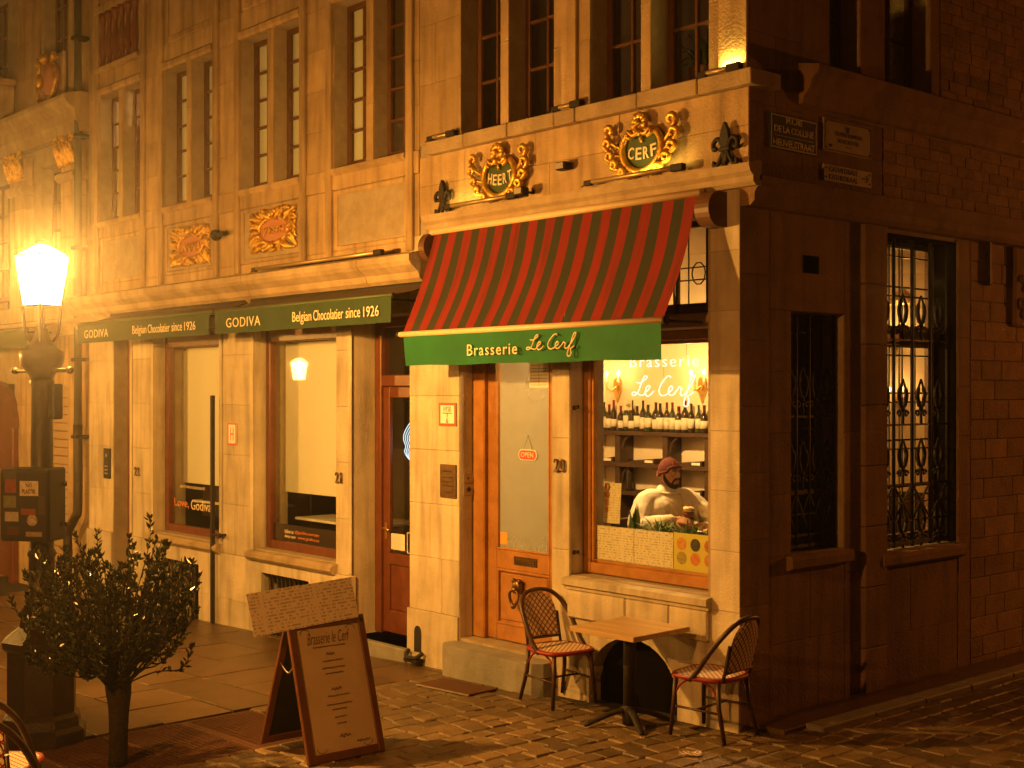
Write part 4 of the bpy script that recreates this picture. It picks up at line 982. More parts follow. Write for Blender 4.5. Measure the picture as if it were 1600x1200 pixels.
# ------------------------------------------------------------------ facade lights
TUBEG = M('brushed_tube', (.42, .30, .16), .35, metal=.5)
LEDY = emit_mat('led_strip', (1, .72, .16), 3.0)
def wash_light(x0, x1, y, z, label, power, aim_x=0., col=(1., .68, .13), up=True, on=True):
    t = thing('wash_light', label, 'light', ((x0 + x1) / 2, y, z), 'tubular facade lights')
    MB().tube([(x0 + .08, y, z), (x1 - .10, y, z)], .020, 10).obj('tube', TUBEG, t)
    MB().box(x1 - .13, x1, y - .028, y + .028, z - .030, z + .026, .006).obj('end_box', IRON, t)
    mb = MB(); mb.box(x0, x0 + .09, y - .02, y + .02, z - .028, z + .016, .004); mb.tube([(x0 + .05, y, z), (x0 - .03, y - .01, z - .03)], .006, 5); mb.obj('bracket', IRON, t)
    if on:
        MB().box(x0 + .12, x1 - .16, y + .006, y + .016, z + .013, z + .0205, .001).obj('led_strip', LEDY, t)
        l = light('strip_glow', 'AREA', ((x0 + x1) / 2 + aim_x, y + .01, z + .028), power, col, parent=t); l.data.shape = 'RECTANGLE'; l.data.size = (x1 - x0) * .45; l.data.size_y = .03
        l.rotation_euler = (radians(180 - 22), 0, 0)
    return t
wash_light(-1.56, -.46, -.11, 4.315, 'long tubular light under the CERF cartouche', 1.6, .30)
wash_light(-3.44, -2.42, -.11, 4.315, 'long tubular light under the HEERT cartouche', 1.3, -.30)
wash_light(-.36, .06, -.062, 5.012, 'short tubular light on the sill course at the corner', 4.5, .1)
wash_light(-2.02, -1.66, -.05, 5.02, 'short tubular light on the sill course between the upper windows', 0, on=False)
wash_light(-3.79, -3.36, -.05, 5.02, 'short tubular light at the left end of the sill course', 0, on=False)
wash_light(-6.75, -4.25, -.26, 3.945, 'long thin tubular light along the chocolate shop cornice', 0, on=False)
def spot_box(x, y, z, label):
    t = thing('spotlight', label, 'light', (x, y, z), 'small wall spotlights'); MB().box(x - .06, x + .06, y - .05, y + .04, z - .035, z + .035, .012).obj('housing', IRON, t)
    MB().box(x - .045, x + .045, y - .054, y - .049, z - .025, z + .025).obj('lens', ALU, t); MB().tube([(x, y + .03, z), (x, .0, z)], .012, 6).obj('bracket', IRON, t)
spot_box(-1.86, -.07, 4.50, 'small box spotlight on the frieze between the two cartouches')
spot_box(-2.32, -.14, 4.33, 'small box spotlight on the string course right of HEERT')
sc_ = thing('security_camera', 'dark dome camera between the two gilded name panels', 'camera', (-7.88, 0, 4.45))
MB().ball((-7.9, -.09, 4.45), .07, 14, 10).obj('dome', IRON, sc_); mb = MB(); mb.tube([(-7.84, -.09, 4.45), (-7.68, -.10, 4.45)], .032, 8); mb.tube([(-7.9, -.05, 4.47), (-7.9, .0, 4.49)], .02, 8); mb.obj('arm', IRON, sc_)

# ------------------------------------------------------------------ street lamp (modelled in its own space)
LIT = lampglass_mat('lit_lantern_glass', (1.0, .62, .20), 60., .45)
LITR = lampglass_mat('smoked_roof_glass', (1.0, .60, .20), 30., .12)
BULB = emit_mat('lamp_mantle', (1.0, .72, .32), 120.)
def street_lamp(loc, rz, label):
    t = thing('street_lamp', label, 'street lamp', loc, 'cast iron street lamps', world=False); t.rotation_euler = (0, 0, rz)
    MB().lathe([(.34, 0), (.34, .10), (.30, .13), (.29, .20), (.26, .23), (.26, .70), (.29, .73), (.30, .78), (.24, .83), (.17, .88), (.15, 1.0), (.13, 1.05)], n=8, sm=False, ang=pi / 8).obj('pedestal', CAST, t)
    MB().lathe([(.115, 1.04), (.13, 1.08), (.10, 1.12), (.095, 1.40), (.11, 1.43), (.09, 1.47), (.078, 2.70), (.095, 2.74), (.078, 2.78)], n=16).obj('column', CAST, t)
    MB().lathe([(.08, 2.76), (.10, 2.80), (.15, 2.86), (.165, 2.92), (.165, 2.97), (.12, 3.0), (.09, 3.04), (.06, 3.08), (.05, 3.14), (.03, 3.17)], n=16).obj('collar', CAST, t)
    cap_arm = MB(); cap_arm.tube([(-.3, 0, 2.83), (.3, 0, 2.83)], .018, 8); cap_arm.ball((-.31, 0, 2.83), .03, 8, 6); cap_arm.ball((.31, 0, 2.83), .03, 8, 6); cap_arm.obj('ladder_bar', CAST, t)
    for k in range(4):
        a = pi / 4 + k * pi / 2
        MB().tube(spline([(.05 * cos(a), .05 * sin(a), 3.02), (.11 * cos(a), .11 * sin(a), 3.09), (.128 * cos(a), .128 * sin(a), 3.2), (.138 * cos(a), .138 * sin(a), 3.315)], 4), .012, 7).obj('cradle_arm', CAST, t)
    z0, z1, h0, h1 = 3.325, 3.705, .098, .140
    fr = MB()
    for k in range(4):
        a = pi / 4 + k * pi / 2; r2 = sqrt(2)
        fr.tube([(h0 * r2 * cos(a), h0 * r2 * sin(a), z0), (h1 * r2 * cos(a), h1 * r2 * sin(a), z1)], .0055, 6)
        b2 = a + pi / 2
        for h, z in ((h0, z0), (h1, z1)): fr.tube([(h * r2 * cos(a), h * r2 * sin(a), z), (h * r2 * cos(b2), h * r2 * sin(b2), z)], .007, 6)
        fr.tube([(h1 * r2 * cos(a), h1 * r2 * sin(a), z1), (.03 * cos(a), .03 * sin(a), z1 + .09)], .005, 6)
    fr.lathe([(.05, z1 + .08), (.05, z1 + .11), (.03, z1 + .12), (.008, z1 + .14)], n=10); fr.box(-h0, h0, -h0, h0, z0 - .012, z0 - .004)
    ln = fr.obj('lantern', CAST, t)
    for k in range(4):
        a = pi / 4 + k * pi / 2; b2 = a + pi / 2; r2 = sqrt(2) * .985; p = lambda h, q, z: (h * r2 * cos(q), h * r2 * sin(q), z)
        MB().add([p(h0, a, z0), p(h0, b2, z0), p(h1, b2, z1), p(h1, a, z1)], [(0, 1, 2, 3)]).obj('pane', LIT, ln)
        MB().add([p(h1, a, z1), p(h1, b2, z1), p(.03, b2, z1 + .085), p(.03, a, z1 + .085)], [(0, 1, 2, 3)]).obj('roof_pane', LITR, ln)
    mb = MB(); mb.tube([(0, 0, z0), (0, 0, z0 + .07)], .02, 8); mb.obj('lamp_holder', CAST, ln)
    MB().ball((0, 0, z0 + .14), .04, 10, 8, (1, 1, 1.3)).obj('mantle', BULB, ln)
    return t
LP = (-3.585, -3.93)
lamp0 = street_lamp((LP[0], LP[1], gz(LP[0])), radians(18), 'lit cast iron street lamp with a sticker-covered box, beside the shrub')
lamp0['_l'] = 1
light('lamp_light', 'POINT', (0, 0, 3.645), LAMP_W, LAMP_COL, .07, lamp0)
for ch in lamp0.children:
    if ch.name.startswith('lantern'):
        for g_ in ch.children:
            if g_.name.startswith('mantle'): g_.visible_shadow = True
others = []
for (x, y, rz, lb) in ((-10.6, -5.2, .2, 'lit street lamp down the square, nearer of two to the left'), (-17.0, -6.4, .3, 'lit street lamp down the square, farther of two to the left'), (.9, -9.3, .5, 'lit street lamp across the square, behind the camera'), (3.2, 12.5, .1, 'lit street lamp far along the side street')):
    c = copy_tree(lamp0, (x, y, gz(x)), rz, lb); others.append(c)
    for q in c.children:
        if q.type == 'LIGHT': q.data = q.data.copy(); q.data.energy = LAMP_W * (.85 if y > 0 else .75 if x < -5 else .75); q.data.color = (1., .27, .03) if y > 0 else LAMP_COL if x < -5 else (1., .35, .052)
# ------------------------------------------------------------------ sticker-covered box on the lamp post
bx_ = thing('utility_box', 'black metal box plastered with stickers, strapped to the lamp post', 'box', (LP[0] + .16, LP[1] - .13, 1.45), world=False); bx_.rotation_euler = (0, 0, radians(38))
MB().box(-.20, .20, -.12, .12, 0, .54, .012).obj('housing', BLACK, bx_)
mb = MB(); mb.box(-.19, .19, -.132, -.12, .02, .52, .006); lid = mb.obj('lid', BLACK, bx_)
mb = MB(); mb.box(-.23, .23, .06, .08, .1, .13); mb.box(-.23, .23, .06, .08, .4, .43); mb.obj('strap', IRON, bx_)
STK = [(-.03, .34, .15, .11, (.62, .55, .40), 'NO'), (-.15, .36, .09, .10, (.24, .05, .03), None), (-.16, .25, .10, .09, (.16, .16, .08), None), (-.15, .15, .11, .07, (.40, .36, .28), None), (-.02, .20, .12, .045, (.26, .05, .03), None), (-.13, .05, .09, .06, (.08, .03, .02), None), (.02, .04, .13, .035, (.30, .24, .16), None), (-.16, .46, .1, .05, (.06, .05, .04), None), (.12, .2, .05, .14, (.06, .04, .03), None)]
for i, (x, z, w_, h_, c, tx) in enumerate(STK):
    m = M('sticker_print_%d' % i, c, .5, tuple(v * .6 for v in c), scale=30, local=True)
    MB().box(x, x + w_, -.1345, -.132, z, z + h_).obj('sticker', m, lid)
for body, z, hh in (('NO', .418, .03), ('PLASTIK', .372, .034)):
    me = text_mesh(body, height=hh, width=.11 if len(body) > 3 else .05, extrude=.001, bold=.02); me.transform(Matrix.Translation((.045, -.1348, z)) @ FACE['front']); me.materials.append(LETTERB); link('lettering', me, lid)
MB().lathe([(.042, 0), (.042, .003)], n=18).xf(Matrix.Translation((.07, -.132, .16)) @ Matrix.Rotation(radians(90), 4, 'X')).obj('sticker', M('round_sticker', (.42, .38, .3), .5, (.2, .1, .05), scale=28, local=True), lid)
# small black brackets and cables on the column
mb = MB(); mb.box(LP[0] + .06, LP[0] + .16, LP[1] + .02, LP[1] + .10, 2.35, 2.62, .01); ob = mb.obj('junction_box', BLACK); tag(ob, 'small dark junction box high on the lamp column', 'box')

# ------------------------------------------------------------------ pipes, plates and signs
dp_ = thing('downpipe', 'grey rain downpipe between the chocolate shop and the guild house', 'pipe', (-11.86, -.1, -.36))
MB().tube([(-11.86, -.12, 9.0), (-11.86, -.12, 2.0)], .055, 12).obj('upper_pipe', M('zinc_pipe', (.12, .11, .085), .5, metal=.4), dp_)
MB().tube(spline([(-11.86, -.12, 2.1), (-11.86, -.12, .95), (-11.90, -.14, .78), (-12.1, -.16, .55), (-12.12, -.16, .35), (-12.12, -.16, -.36)], 4), .065, 12).obj('lower_pipe', CAST, dp_)
for z in (1.9, 3.0, 4.6, 6.2, 7.6): MB().box(-11.94, -11.78, -.19, .03, z, z + .05, .006).obj('pipe_bracket', IRON, dp_)
ib = thing('iron_bar', 'upright black iron bar in front of the pier between the shop windows', 'bar', (-8.0, -.08, -.24))
MB().box(-8.03, -7.985, -.10, -.055, -.24, 2.52, .004).obj('bar', IRON, ib); mb = MB(); mb.tube([(-8.0, -.08, .84), (-7.82, -.08, .84)], .016, 8); mb.tube([(-7.82, -.08, .84), (-7.82, .0, .84)], .016, 8); mb.ball((-7.82, -.085, .84), .03, 8, 6); mb.obj('catch', IRON, ib)
def plate(name, label, cat, x0, x1, z0, z1, mat, rim=None, y=-.006, group=None, th=.006):
    t = thing(name, label, cat, ((x0 + x1) / 2, y, z0), group); MB().box(x0, x1, y - th, y + .004, z0, z1, .002).obj('plate', mat, t)
    if rim:
        mb = MB(); b_ = (x1 - x0) * .09
        for a in ((x0, x1, z0, z0 + b_), (x0, x1, z1 - b_, z1), (x0, x0 + b_, z0 + b_, z1 - b_), (x1 - b_, x1, z0 + b_, z1 - b_)): mb.box(a[0], a[1], y - th - .002, y - th + .001, a[2], a[3])
        mb.obj('border', rim, t)
    return t
t = plate('hydrant_sign', 'white sign with red border and letter H on the pier', 'sign', -7.75, -7.545, 1.93, 2.19, WHITE, REDENAM, y=-.01); text('lettering', t, REDENAM, 'H', (-7.648, -.0165, 2.06), width=.075, height=.15)
t = plate('hydrant_sign', 'white sign with red border reading HY50 and 6 on the pale pier', 'sign', -3.66, -3.40, 2.235, 2.455, WHITE, REDENAM, y=-.01)
text('lettering', t, LETTERB, 'HY50', (-3.53, -.0165, 2.395), width=.11, height=.05); text('lettering', t, LETTERB, '6', (-3.53, -.0165, 2.285), height=.05)
MB().box(-3.60, -3.46, -.0185, -.0165, 2.352, 2.360).box(-3.534, -3.526, -.0185, -.0165, 2.318, 2.352).obj('mark', LETTERB, t)
t = plate('wall_plaque', 'brown bronze plaque with small lettering under the red-bordered sign', 'plaque', -3.645, -3.40, 1.545, 1.865, BRONZE, None, y=-.01)
mb = MB()
for i, (z, a, b_) in enumerate([(1.80, -3.60, -3.46), (1.74, -3.61, -3.44), (1.70, -3.6, -3.45), (1.66, -3.61, -3.43), (1.60, -3.58, -3.48)]): squiggle(mb, a, b_, z, .018, -.0168, .0022, i)
mb.obj('inscription', LETTERB, t); mb = MB()
for x in (-3.635, -3.41):
    for z in (1.555, 1.855): mb.ball((x, -.017, z), .006, 6, 4)
mb.obj('screw', BRASS, t)
ic = thing('intercom', 'small metal intercom in the door reveal by the plaque', 'intercom', (-3.36, .1, 1.57))
box('panel', ic, ALU, -3.368, -3.356, .045, .165, 1.69, 1.78, .003); box('panel', ic, ALU, -3.368, -3.354, .04, .17, 1.57, 1.685, .003); mb = MB(); mb.tube([(-3.36, .105, 1.63), (-3.345, .105, 1.63)], .022, 12); mb.ball((-3.352, .10, 1.735), .01, 8, 6); mb.obj('button', IRON, ic)
ic2 = thing('intercom', 'long black intercom panel left of the grilled side door', 'intercom', (-11.1, -.02, 1.36)); box('panel', ic2, BLACK, -11.22, -11.02, -.025, .002, 1.36, 1.78, .006); mb = MB(); mb.ball((-11.12, -.026, 1.68), .025, 8, 6, (1, .4, 1)); [mb.box(-11.17, -11.07, -.03, -.024, 1.42 + k * .05, 1.44 + k * .05) for k in range(3)]; mb.obj('button', ALU, ic2)
for body, x, z, lab in (('20', -1.966, 1.92, 'bronze house number 20 between door and window'), ('21', -5.372, 1.648, 'dark house number 21 beside the chocolate shop door'), ('22', -10.18, 1.50, 'small house number by the grilled side door')):
    t = thing('house_number', lab, 'house number', (x, -.01, z - .06), 'house numbers'); w_ = .058
    for i, ch in enumerate(body):
        text('digit', t, BRONZE, ch, (x + (i - .5) * .078, -.014, z), width=.026 if ch == '1' else w_, height=.115, extrude=.012, bold=.012)
# boot scraper niche at the foot of the pier
bs = thing('boot_scraper', 'boot scraper with arched niche painted flat black at the foot of the pale pier', 'boot scraper', (-3.98, -.03, -.1))
MB().prism([(-4.045, -.0), (-3.93, -.0)] + [(-3.9875 + .0575 * cos(radians(a)), .19 + .07 * sin(radians(a))) for a in range(0, 181, 20)], -.0245, -.019, 'y').obj('niche', BLACK, bs)  # flat black plate, the shade of the niche is painted
mb = MB(); mb.tube(spline([(-4.10, -.05, .01), (-4.06, -.11, -.035), (-3.98, -.13, -.04), (-3.90, -.11, -.035), (-3.87, -.05, .01)], 4), .022, 8); mb.box(-4.09, -3.88, -.13, -.03, -.09, -.05, .01); mb.obj('scraper', IRON, bs)
# street signs on the side wall
SX = .092
def side_plate(name, label, y0, y1, z0, z1, mat, rim, cat='street sign'):
    t = thing(name, label, cat, (SX, (y0 + y1) / 2, z0)); MB().box(SX - .008, SX + .010, y0, y1, z0, z1, .003).obj('plate', mat, t)
    if rim:
        mb = MB(); b_ = .012
        for a in ((y0 + .008, y1 - .008, z0 + .008, z0 + .008 + b_), (y0 + .008, y1 - .008, z1 - .008 - b_, z1 - .008), (y0 + .008, y0 + .02, z0 + .02, z1 - .02), (y1 - .02, y1 - .008, z0 + .02, z1 - .02)): mb.box(SX + .009, SX + .012, *a)
        mb.obj('border', rim, t)
    mb = MB(); [mb.ball((SX + .011, y, z), .007, 6, 4) for y in (y0 + .03, y1 - .03) for z in (z0 + .03, z1 - .03)]; mb.obj('screw', IRON, t); return t
PALEL = M('pale_enamel_lettering', (.45, .40, .30), .5)
t = side_plate('street_sign', 'dark blue enamel street sign reading RUE DE LA COLLINE HEUVELSTRAAT', .24, .84, 4.425, 4.70, BLUEENAM, PALEL)
for body, z, w_, h_ in (('RUE', 4.658, .20, .045), ('DE LA COLLINE', 4.585, .50, .052), ('HEUVELSTRAAT', 4.480, .53, .055)): text('lettering', t, PALEL, body, (SX + .010, .54, z), 'side', width=w_, height=h_, bold=.012)
MB().box(SX + .009, SX + .012, .29, .79, 4.530, 4.534).obj('rule', PALEL, t)
t = side_plate('street_sign', 'pale plaque with small black lettering right of the blue street sign', .93, 1.60, 4.49, 4.755, CREAMEN, BRONZE, 'plaque')
for body, z, w_, h_ in (('OLIVIER RAMEAU', 4.645, .38, .034), ('ROZE BOTTEL', 4.59, .30, .034)): text('lettering', t, LETTERB, body, (SX + .010, 1.27, z), 'side', width=w_, height=h_)
mb = MB(); mb.box(SX + .009, SX + .0115, 1.22, 1.32, 4.545, 4.552); mb.ball((SX + .011, 1.26, 4.70), .014, 8, 6); mb.tube([(SX + .011, 1.26, 4.69), (SX + .011, 1.26, 4.665)], .008, 5); mb.ball((SX + .011, 1.02, 4.54), .012, 8, 6, (1, 1.8, 1)); mb.obj('emblem', LETTERB, t)
t = side_plate('street_sign', 'pale arrow sign reading CATHEDRALE KATHEDRAAL below the plaque', .93, 1.60, 4.25, 4.385, CREAMEN, None)
for body, z in (('CATHEDRALE', 4.350), ('KATHEDRAAL', 4.288)): text('lettering', t, LETTERB, body, (SX + .010, 1.20, z), 'side', width=.40, height=.042, bold=.008)
mb = MB(); mb.tube([(SX + .011, 1.46, 4.318), (SX + .011, 1.55, 4.318)], .005, 5); mb.tube([(SX + .011, 1.52, 4.345), (SX + .011, 1.55, 4.318), (SX + .011, 1.52, 4.291)], .005, 5); mb.obj('arrow', LETTERB, t)
t = tag(MB().box(.0, .05, 3.62, 3.68, 3.56, 4.0, .01).obj('iron_wall_anchor', IRON), 'short upright iron wall anchor right of the lit side window', 'wall anchor')
t = thing('stone_relief', 'weathered carved relief panel at the far right of the side wall', 'relief', (0, 4.4, 3.2)); box('frame', t, SIDEST, .002, .05, 4.12, 4.8, 3.19, 3.96, .02)
mb = MB(); rr = random.Random(4)
for k in range(26): mb.ball((.055, rr.uniform(4.2, 4.72), rr.uniform(3.27, 3.88)), rr.uniform(.03, .07), 8, 6, (.6, 1, 1))
mb.obj('carving', SIDEST, t)
# door sign, papers on the glass
t = thing('open_sign', 'small red OPEN sign hanging inside the brasserie door glass', 'sign', (-2.64, .2, 1.93))
MB().prism([(-2.64 + (.075 if cos(a) > 0 else -.075) + .05 * cos(a), 1.98 + .05 * sin(a)) for a in [2 * pi * k / 24 + .01 for k in range(24)]], .217, .226, 'y').obj('plate', WHITE, t)
MB().prism([(-2.64 + (.07 if cos(a) > 0 else -.07) + .042 * cos(a), 1.98 + .042 * sin(a)) for a in [2 * pi * k / 24 + .01 for k in range(24)]], .212, .218, 'y').obj('face', REDENAM, t)
text('lettering', t, WHITE, 'OPEN', (-2.64, .2115, 1.98), width=.17, height=.05, bold=.01); mb = MB(); mb.tube([(-2.70, .222, 2.03), (-2.64, .225, 2.16), (-2.58, .222, 2.03)], .002, 4); mb.obj('cord', IRON, t)
t = tag(MB().box(-3.03, -2.93, .226, .229, 1.13, 1.24).obj('sticker', M('orange_sticker', (.75, .30, .04), .6)), 'orange sticker low on the brasserie door glass', 'sticker')
t = thing('door_notice', 'white printed notice at the top of the brasserie door glass', 'notice', (-2.47, .22, 2.6)); me_ = MB().box(-2.62, -2.36, .2235, .227, 2.60, 2.84).obj('sheet', PAPERW, t)
mb = MB(); [mb.box(-2.60, -2.38, .222, .2237, 2.62 + k * .03, 2.626 + k * .03) for k in range(7)]; mb.box(-2.495, -2.49, .222, .2237, 2.61, 2.82); mb.obj('print', M('blue_print', (.20, .26, .34), .8), t)
# ------------------------------------------------------------------ terrace chairs and table
def weave(N, L, o, p, k=1.):
    s = N.new('ShaderNodeSeparateXYZ'); L.new(o, s.inputs[0])
    u = mth(N, L, 'MULTIPLY', s.outputs[1], 23.); v = mth(N, L, 'MULTIPLY', mth(N, L, 'ADD', mth(N, L, 'MULTIPLY', s.outputs[0], 1.), mth(N, L, 'MULTIPLY', s.outputs[2], 1.)), 23.)
    a = mth(N, L, 'FRACT', mth(N, L, 'ADD', u, v)); b = mth(N, L, 'FRACT', mth(N, L, 'SUBTRACT', u, v))
    f = mth(N, L, 'MULTIPLY', mth(N, L, 'LESS_THAN', a, .76), mth(N, L, 'LESS_THAN', b, .76))
    return mixc(N, L, f, (.20, .012, .009), (.74, .64, .46))
WEAVE = node_colour('red_white_weave', weave, .5)
RATTAN = M('dark_rattan_tube', (.060, .026, .014), .4, (.035, .015, .008), scale=16, local=True)
REDT = M('red_binding', (.25, .014, .012), .45)
def bistro_chair(loc, rz, label, group):
    t = thing('bistro_chair', label, 'chair', loc, group, world=False); t.rotation_euler = (0, 0, rz)
    mb = MB(); V = []; n = 14
    out = []
    for k in range(28):
        a = 2 * pi * k / 28; e = .5; sx = abs(cos(a)) ** e * (1 if cos(a) >= 0 else -1); sy = abs(sin(a)) ** e * (1 if sin(a) >= 0 else -1)
        out.append((.205 * sx, (.205 - .025 * (sx < 0) * abs(sx)) * sy))
    mb.prism([(x, y) for x, y in out], .432, .455, 'z'); seat = mb.obj('seat', WEAVE, t)
    MB().tube([(x, y, .44) for x, y in out], .019, 8, closed=True).obj('seat_rim', REDT, t)
    # back hoop
    P = [(.03, -.205, .425), (-.04, -.215, .50), (-.13, -.213, .64), (-.22, -.19, .77), (-.275, -.13, .855), (-.295, -.05, .885), (-.295, .05, .885), (-.275, .13, .855), (-.22, .19, .77), (-.13, .213, .64), (-.04, .215, .50), (.03, .205, .425)]
    MB().tube(spline(P, 4), .018, 8).obj('back_hoop', RATTAN, t)
    # woven back panel, slightly dished
    V = []; Fc = []; nu, nv = 12, 10
    for j in range(nv + 1):
        s = j / nv; z = .50 + .365 * s; hw = .145 * (1 if s < .55 else sqrt(max(0., 1 - ((s - .55) / .47) ** 2)))
        hw = max(hw, .03)
        for i in range(nu + 1): q = -1 + 2 * i / nu; V.append((-.205 - .085 * s - .015 * (1 - q * q), hw * q, z))
    m2 = MB()
    for j in range(nv):
        for i in range(nu): a = j * (nu + 1) + i; Fc.append((a, a + 1, a + nu + 2, a + nu + 1))
    m2.add(V, Fc, 0, True); k0 = len(V); m2.add([(x - .012, y, z) for x, y, z in V], [f[::-1] for f in Fc], 0, True); m2.obj('backrest', WEAVE, t)
    mb = MB(); mb.tube([(-.215, -.15, .50), (-.215, .15, .50)], .012, 6)
    for s in (-1, 1): mb.tube([(-.19, s * .15, .43), (-.212, s * .15, .52), (-.245, s * .15, .70)], .012, 6)
    mb.obj('back_upright', RATTAN, t)
    for sx, sy in ((1, -1), (1, 1), (-1, -1), (-1, 1)): MB().tube([(sx * .165, sy * .165, .44), (sx * .175, sy * .172, .25), (sx * (.19 if sx > 0 else .235), sy * .195, .0)], [.017, .016, .014], 8).obj('leg', RATTAN, t)
    for a, b_ in (((.175, -.172, .21), (-.2, -.18, .21)), ((.175, .172, .21), (-.2, .18, .21)), ((.0, -.176, .21), (.0, .176, .21))): MB().tube([a, b_], .009, 6).obj('stretcher', RATTAN, t)
    for s in (-1, 1): MB().tube(spline([(.172, s * .17, .30), (.12, s * .17, .38), (.04, s * .172, .425)], 3), .008, 6).obj('brace', REDT, t)
    for s in (-1, 1): MB().tube(spline([(-.18, s * .17, .28), (-.12, s * .17, .38), (-.04, s * .172, .425)], 3), .008, 6).obj('brace', REDT, t)
    return t
CHS = (1.13, 1.13, 1.02)
ch0 = bistro_chair((-1.70, -.27, gz(-1.7) + .004), radians(-8), 'red and white woven bistro chair left of the table, near the door', 'red bistro chairs')
copy_tree(ch0, (-.055, -.27, gz(0) + .004), radians(186), 'red and white woven bistro chair right of the table, at the corner')
copy_tree(ch0, (-1.30, -5.12, gz(-1.3) + .004), radians(139), 'red bistro chair back at the lower left edge, farther of two')
copy_tree(ch0, (-.76, -5.27, gz(-.8) + .004), radians(132), 'red bistro chair back at the lower left edge, nearer of two')
for o_ in list(bpy.data.objects):
    if o_.name.startswith('bistro_chair'): o_.scale = CHS
def tbl(N, L, o, p):
    s = N.new('ShaderNodeSeparateXYZ'); L.new(o, s.inputs[0]); pl = mth(N, L, 'FLOOR', mth(N, L, 'MULTIPLY', s.outputs[1], 13.))
    w = N.new('ShaderNodeTexWhiteNoise'); w.noise_dimensions = '1D'; L.new(pl, w.inputs['W'])
    mp = N.new('ShaderNodeMapping'); mp.inputs['Scale'].default_value = (3, 40, 3); L.new(o, mp.inputs[0]); n = N.new('ShaderNodeTexNoise'); n.inputs['Scale'].default_value = 2; n.inputs['Detail'].default_value = 5; L.new(mp.outputs[0], n.inputs['Vector'])
    a = mixc(N, L, w.outputs['Value'], (.58, .40, .20), (.44, .29, .13)); return mixc(N, L, mth(N, L, 'MULTIPLY', n.outputs[0], .5), a, (.34, .20, .09))
TABLEW = node_colour('oak_table_top', tbl, .4)
tb = thing('terrace_table', 'square oak-topped bistro table on a black cross foot', 'table', (-.70, -.47, gz(-.70)), world=False); tb.rotation_euler = (0, 0, radians(2))
for k in range(5): MB().box(-.33, .33, -.33 + k * .132 + .0008, -.198 + k * .132 - .0008, .725, .765, .004).obj('top_plank', TABLEW, tb)
MB().lathe([(.05, .03), (.05, .68), (.045, .69)], n=14).obj('column', IRON, tb); MB().box(-.2, .2, -.2, .2, .694, .724, .004).obj('top_plate', IRON, tb); MB().lathe([(.06, .66), (.10, .692)], n=14).obj('neck', IRON, tb)
for k in range(4):
    a = pi / 4 + k * pi / 2 + .2; MB().tube(spline([(.03 * cos(a), .03 * sin(a), .12), (.14 * cos(a), .14 * sin(a), .10), (.27 * cos(a), .27 * sin(a), .05), (.36 * cos(a), .36 * sin(a), .014)], 3), [.034, .034, .033, .032, .031, .03, .028, .026, .024, .02], 8, flat=.7).obj('foot', IRON, tb)
MB().lathe([(.055, .01), (.06, .03), (.06, .13), (.045, .17)], n=14).obj('hub', IRON, tb)
# mat and litter
mt = thing('door_mat', 'rusty brown mat lying on the setts before the brasserie step', 'mat', (-2.80, -.47, gz(-2.80)), world=False); mt.rotation_euler = (0, radians(-1.7), radians(2))
MB().box(-.36, .36, -.19, .14, .002, .020, .004).obj('pad', MAT, mt); MB().box(-.36, .36, -.20, -.19, .002, .016, .003).obj('edge', ALU, mt)
lt = thing('litter', 'crumpled red and white striped wrapper on the setts', 'litter', (.24, -.84, gz(.24)), world=False); lt.rotation_euler = (0, 0, .6)
rl = random.Random(8); V = [(i * .03 - .08, j * .028 - .05, .012 + rl.uniform(0, .018)) for i in range(6) for j in range(4)]; mb = MB(); mb.add(V, [(i * 4 + j, i * 4 + j + 1, i * 4 + j + 5, i * 4 + j + 4) for i in range(5) for j in range(3)]); mb.obj('wrapper', WEAVE, lt)
# ------------------------------------------------------------------ menu board
mbd = thing('menu_board', 'leaning wooden A-frame menu board with paper menus clipped on top', 'menu board', (-1.72, -2.6, gz(-1.7)))
u = Vector((.03, 1, 0)).normalized(); v_ = Vector((-.30, -.075, .95)); v_ = (v_ - u * v_.dot(u)).normalized(); n_ = u.cross(v_)
def board_mat(o): return Matrix(((u.x, v_.x, n_.x, o[0]), (u.y, v_.y, n_.y, o[1]), (u.z, v_.z, n_.z, o[2]), (0, 0, 0, 1)))
BM_ = board_mat((-1.46, -2.90, gz(-1.5))); WB, HB = .64, 1.0
BOARDF = M('red_brown_board_frame', (.17, .060, .022), .5, (.12, .04, .015), scale=9, bump=.15)
BOARDP = M('cream_menu_panel', (.62, .47, .29), .7, (.55, .41, .24), scale=4)
for a in ((0, .055, 0, HB), (WB - .055, WB, 0, HB), (.055, WB - .055, .0, .06), (.055, WB - .055, HB - .06, HB)): MB().box(a[0], a[1], a[2], a[3], -.02, .014, .004).xf(BM_).obj('frame_rail', BOARDF, mbd)
pn = MB().box(.054, WB - .054, .059, HB - .059, -.012, .002).xf(BM_).obj('panel', BOARDP, mbd)
def btext(body, x, y, **k):
    me = text_mesh(body, extrude=.001, **k); me.transform(BM_ @ Matrix.Translation((x, y, .0022))); me.materials.append(LETTERB); link('lettering', me, pn)
btext('Brasserie le Cerf', .32, .865, width=.36, height=.085, shear=.45, bold=-.008)
mb = MB()
def bsq(x0, x1, y, h, r, seed): squiggle(mb, x0, x1, y, h, 0, r, seed)
k0 = 0; bsq(.18, .45, .80, .010, .0022, 1)
for i, (y, a, b_, h, r) in enumerate([(.745, .28, .35, .03, .003), (.695, .24, .41, .014, .0022), (.645, .23, .42, .014, .0022), (.605, .25, .40, .014, .0022), (.495, .28, .36, .032, .003), (.445, .24, .42, .014, .0022), (.385, .22, .43, .014, .0022), (.35, .26, .38, .014, .0022), (.295, .27, .37, .014, .0022), (.25, .28, .36, .014, .0022), (.16, .29, .38, .032, .003), (.105, .42, .53, .022, .0025)]): bsq(a, b_, y, h, r, i + 3)
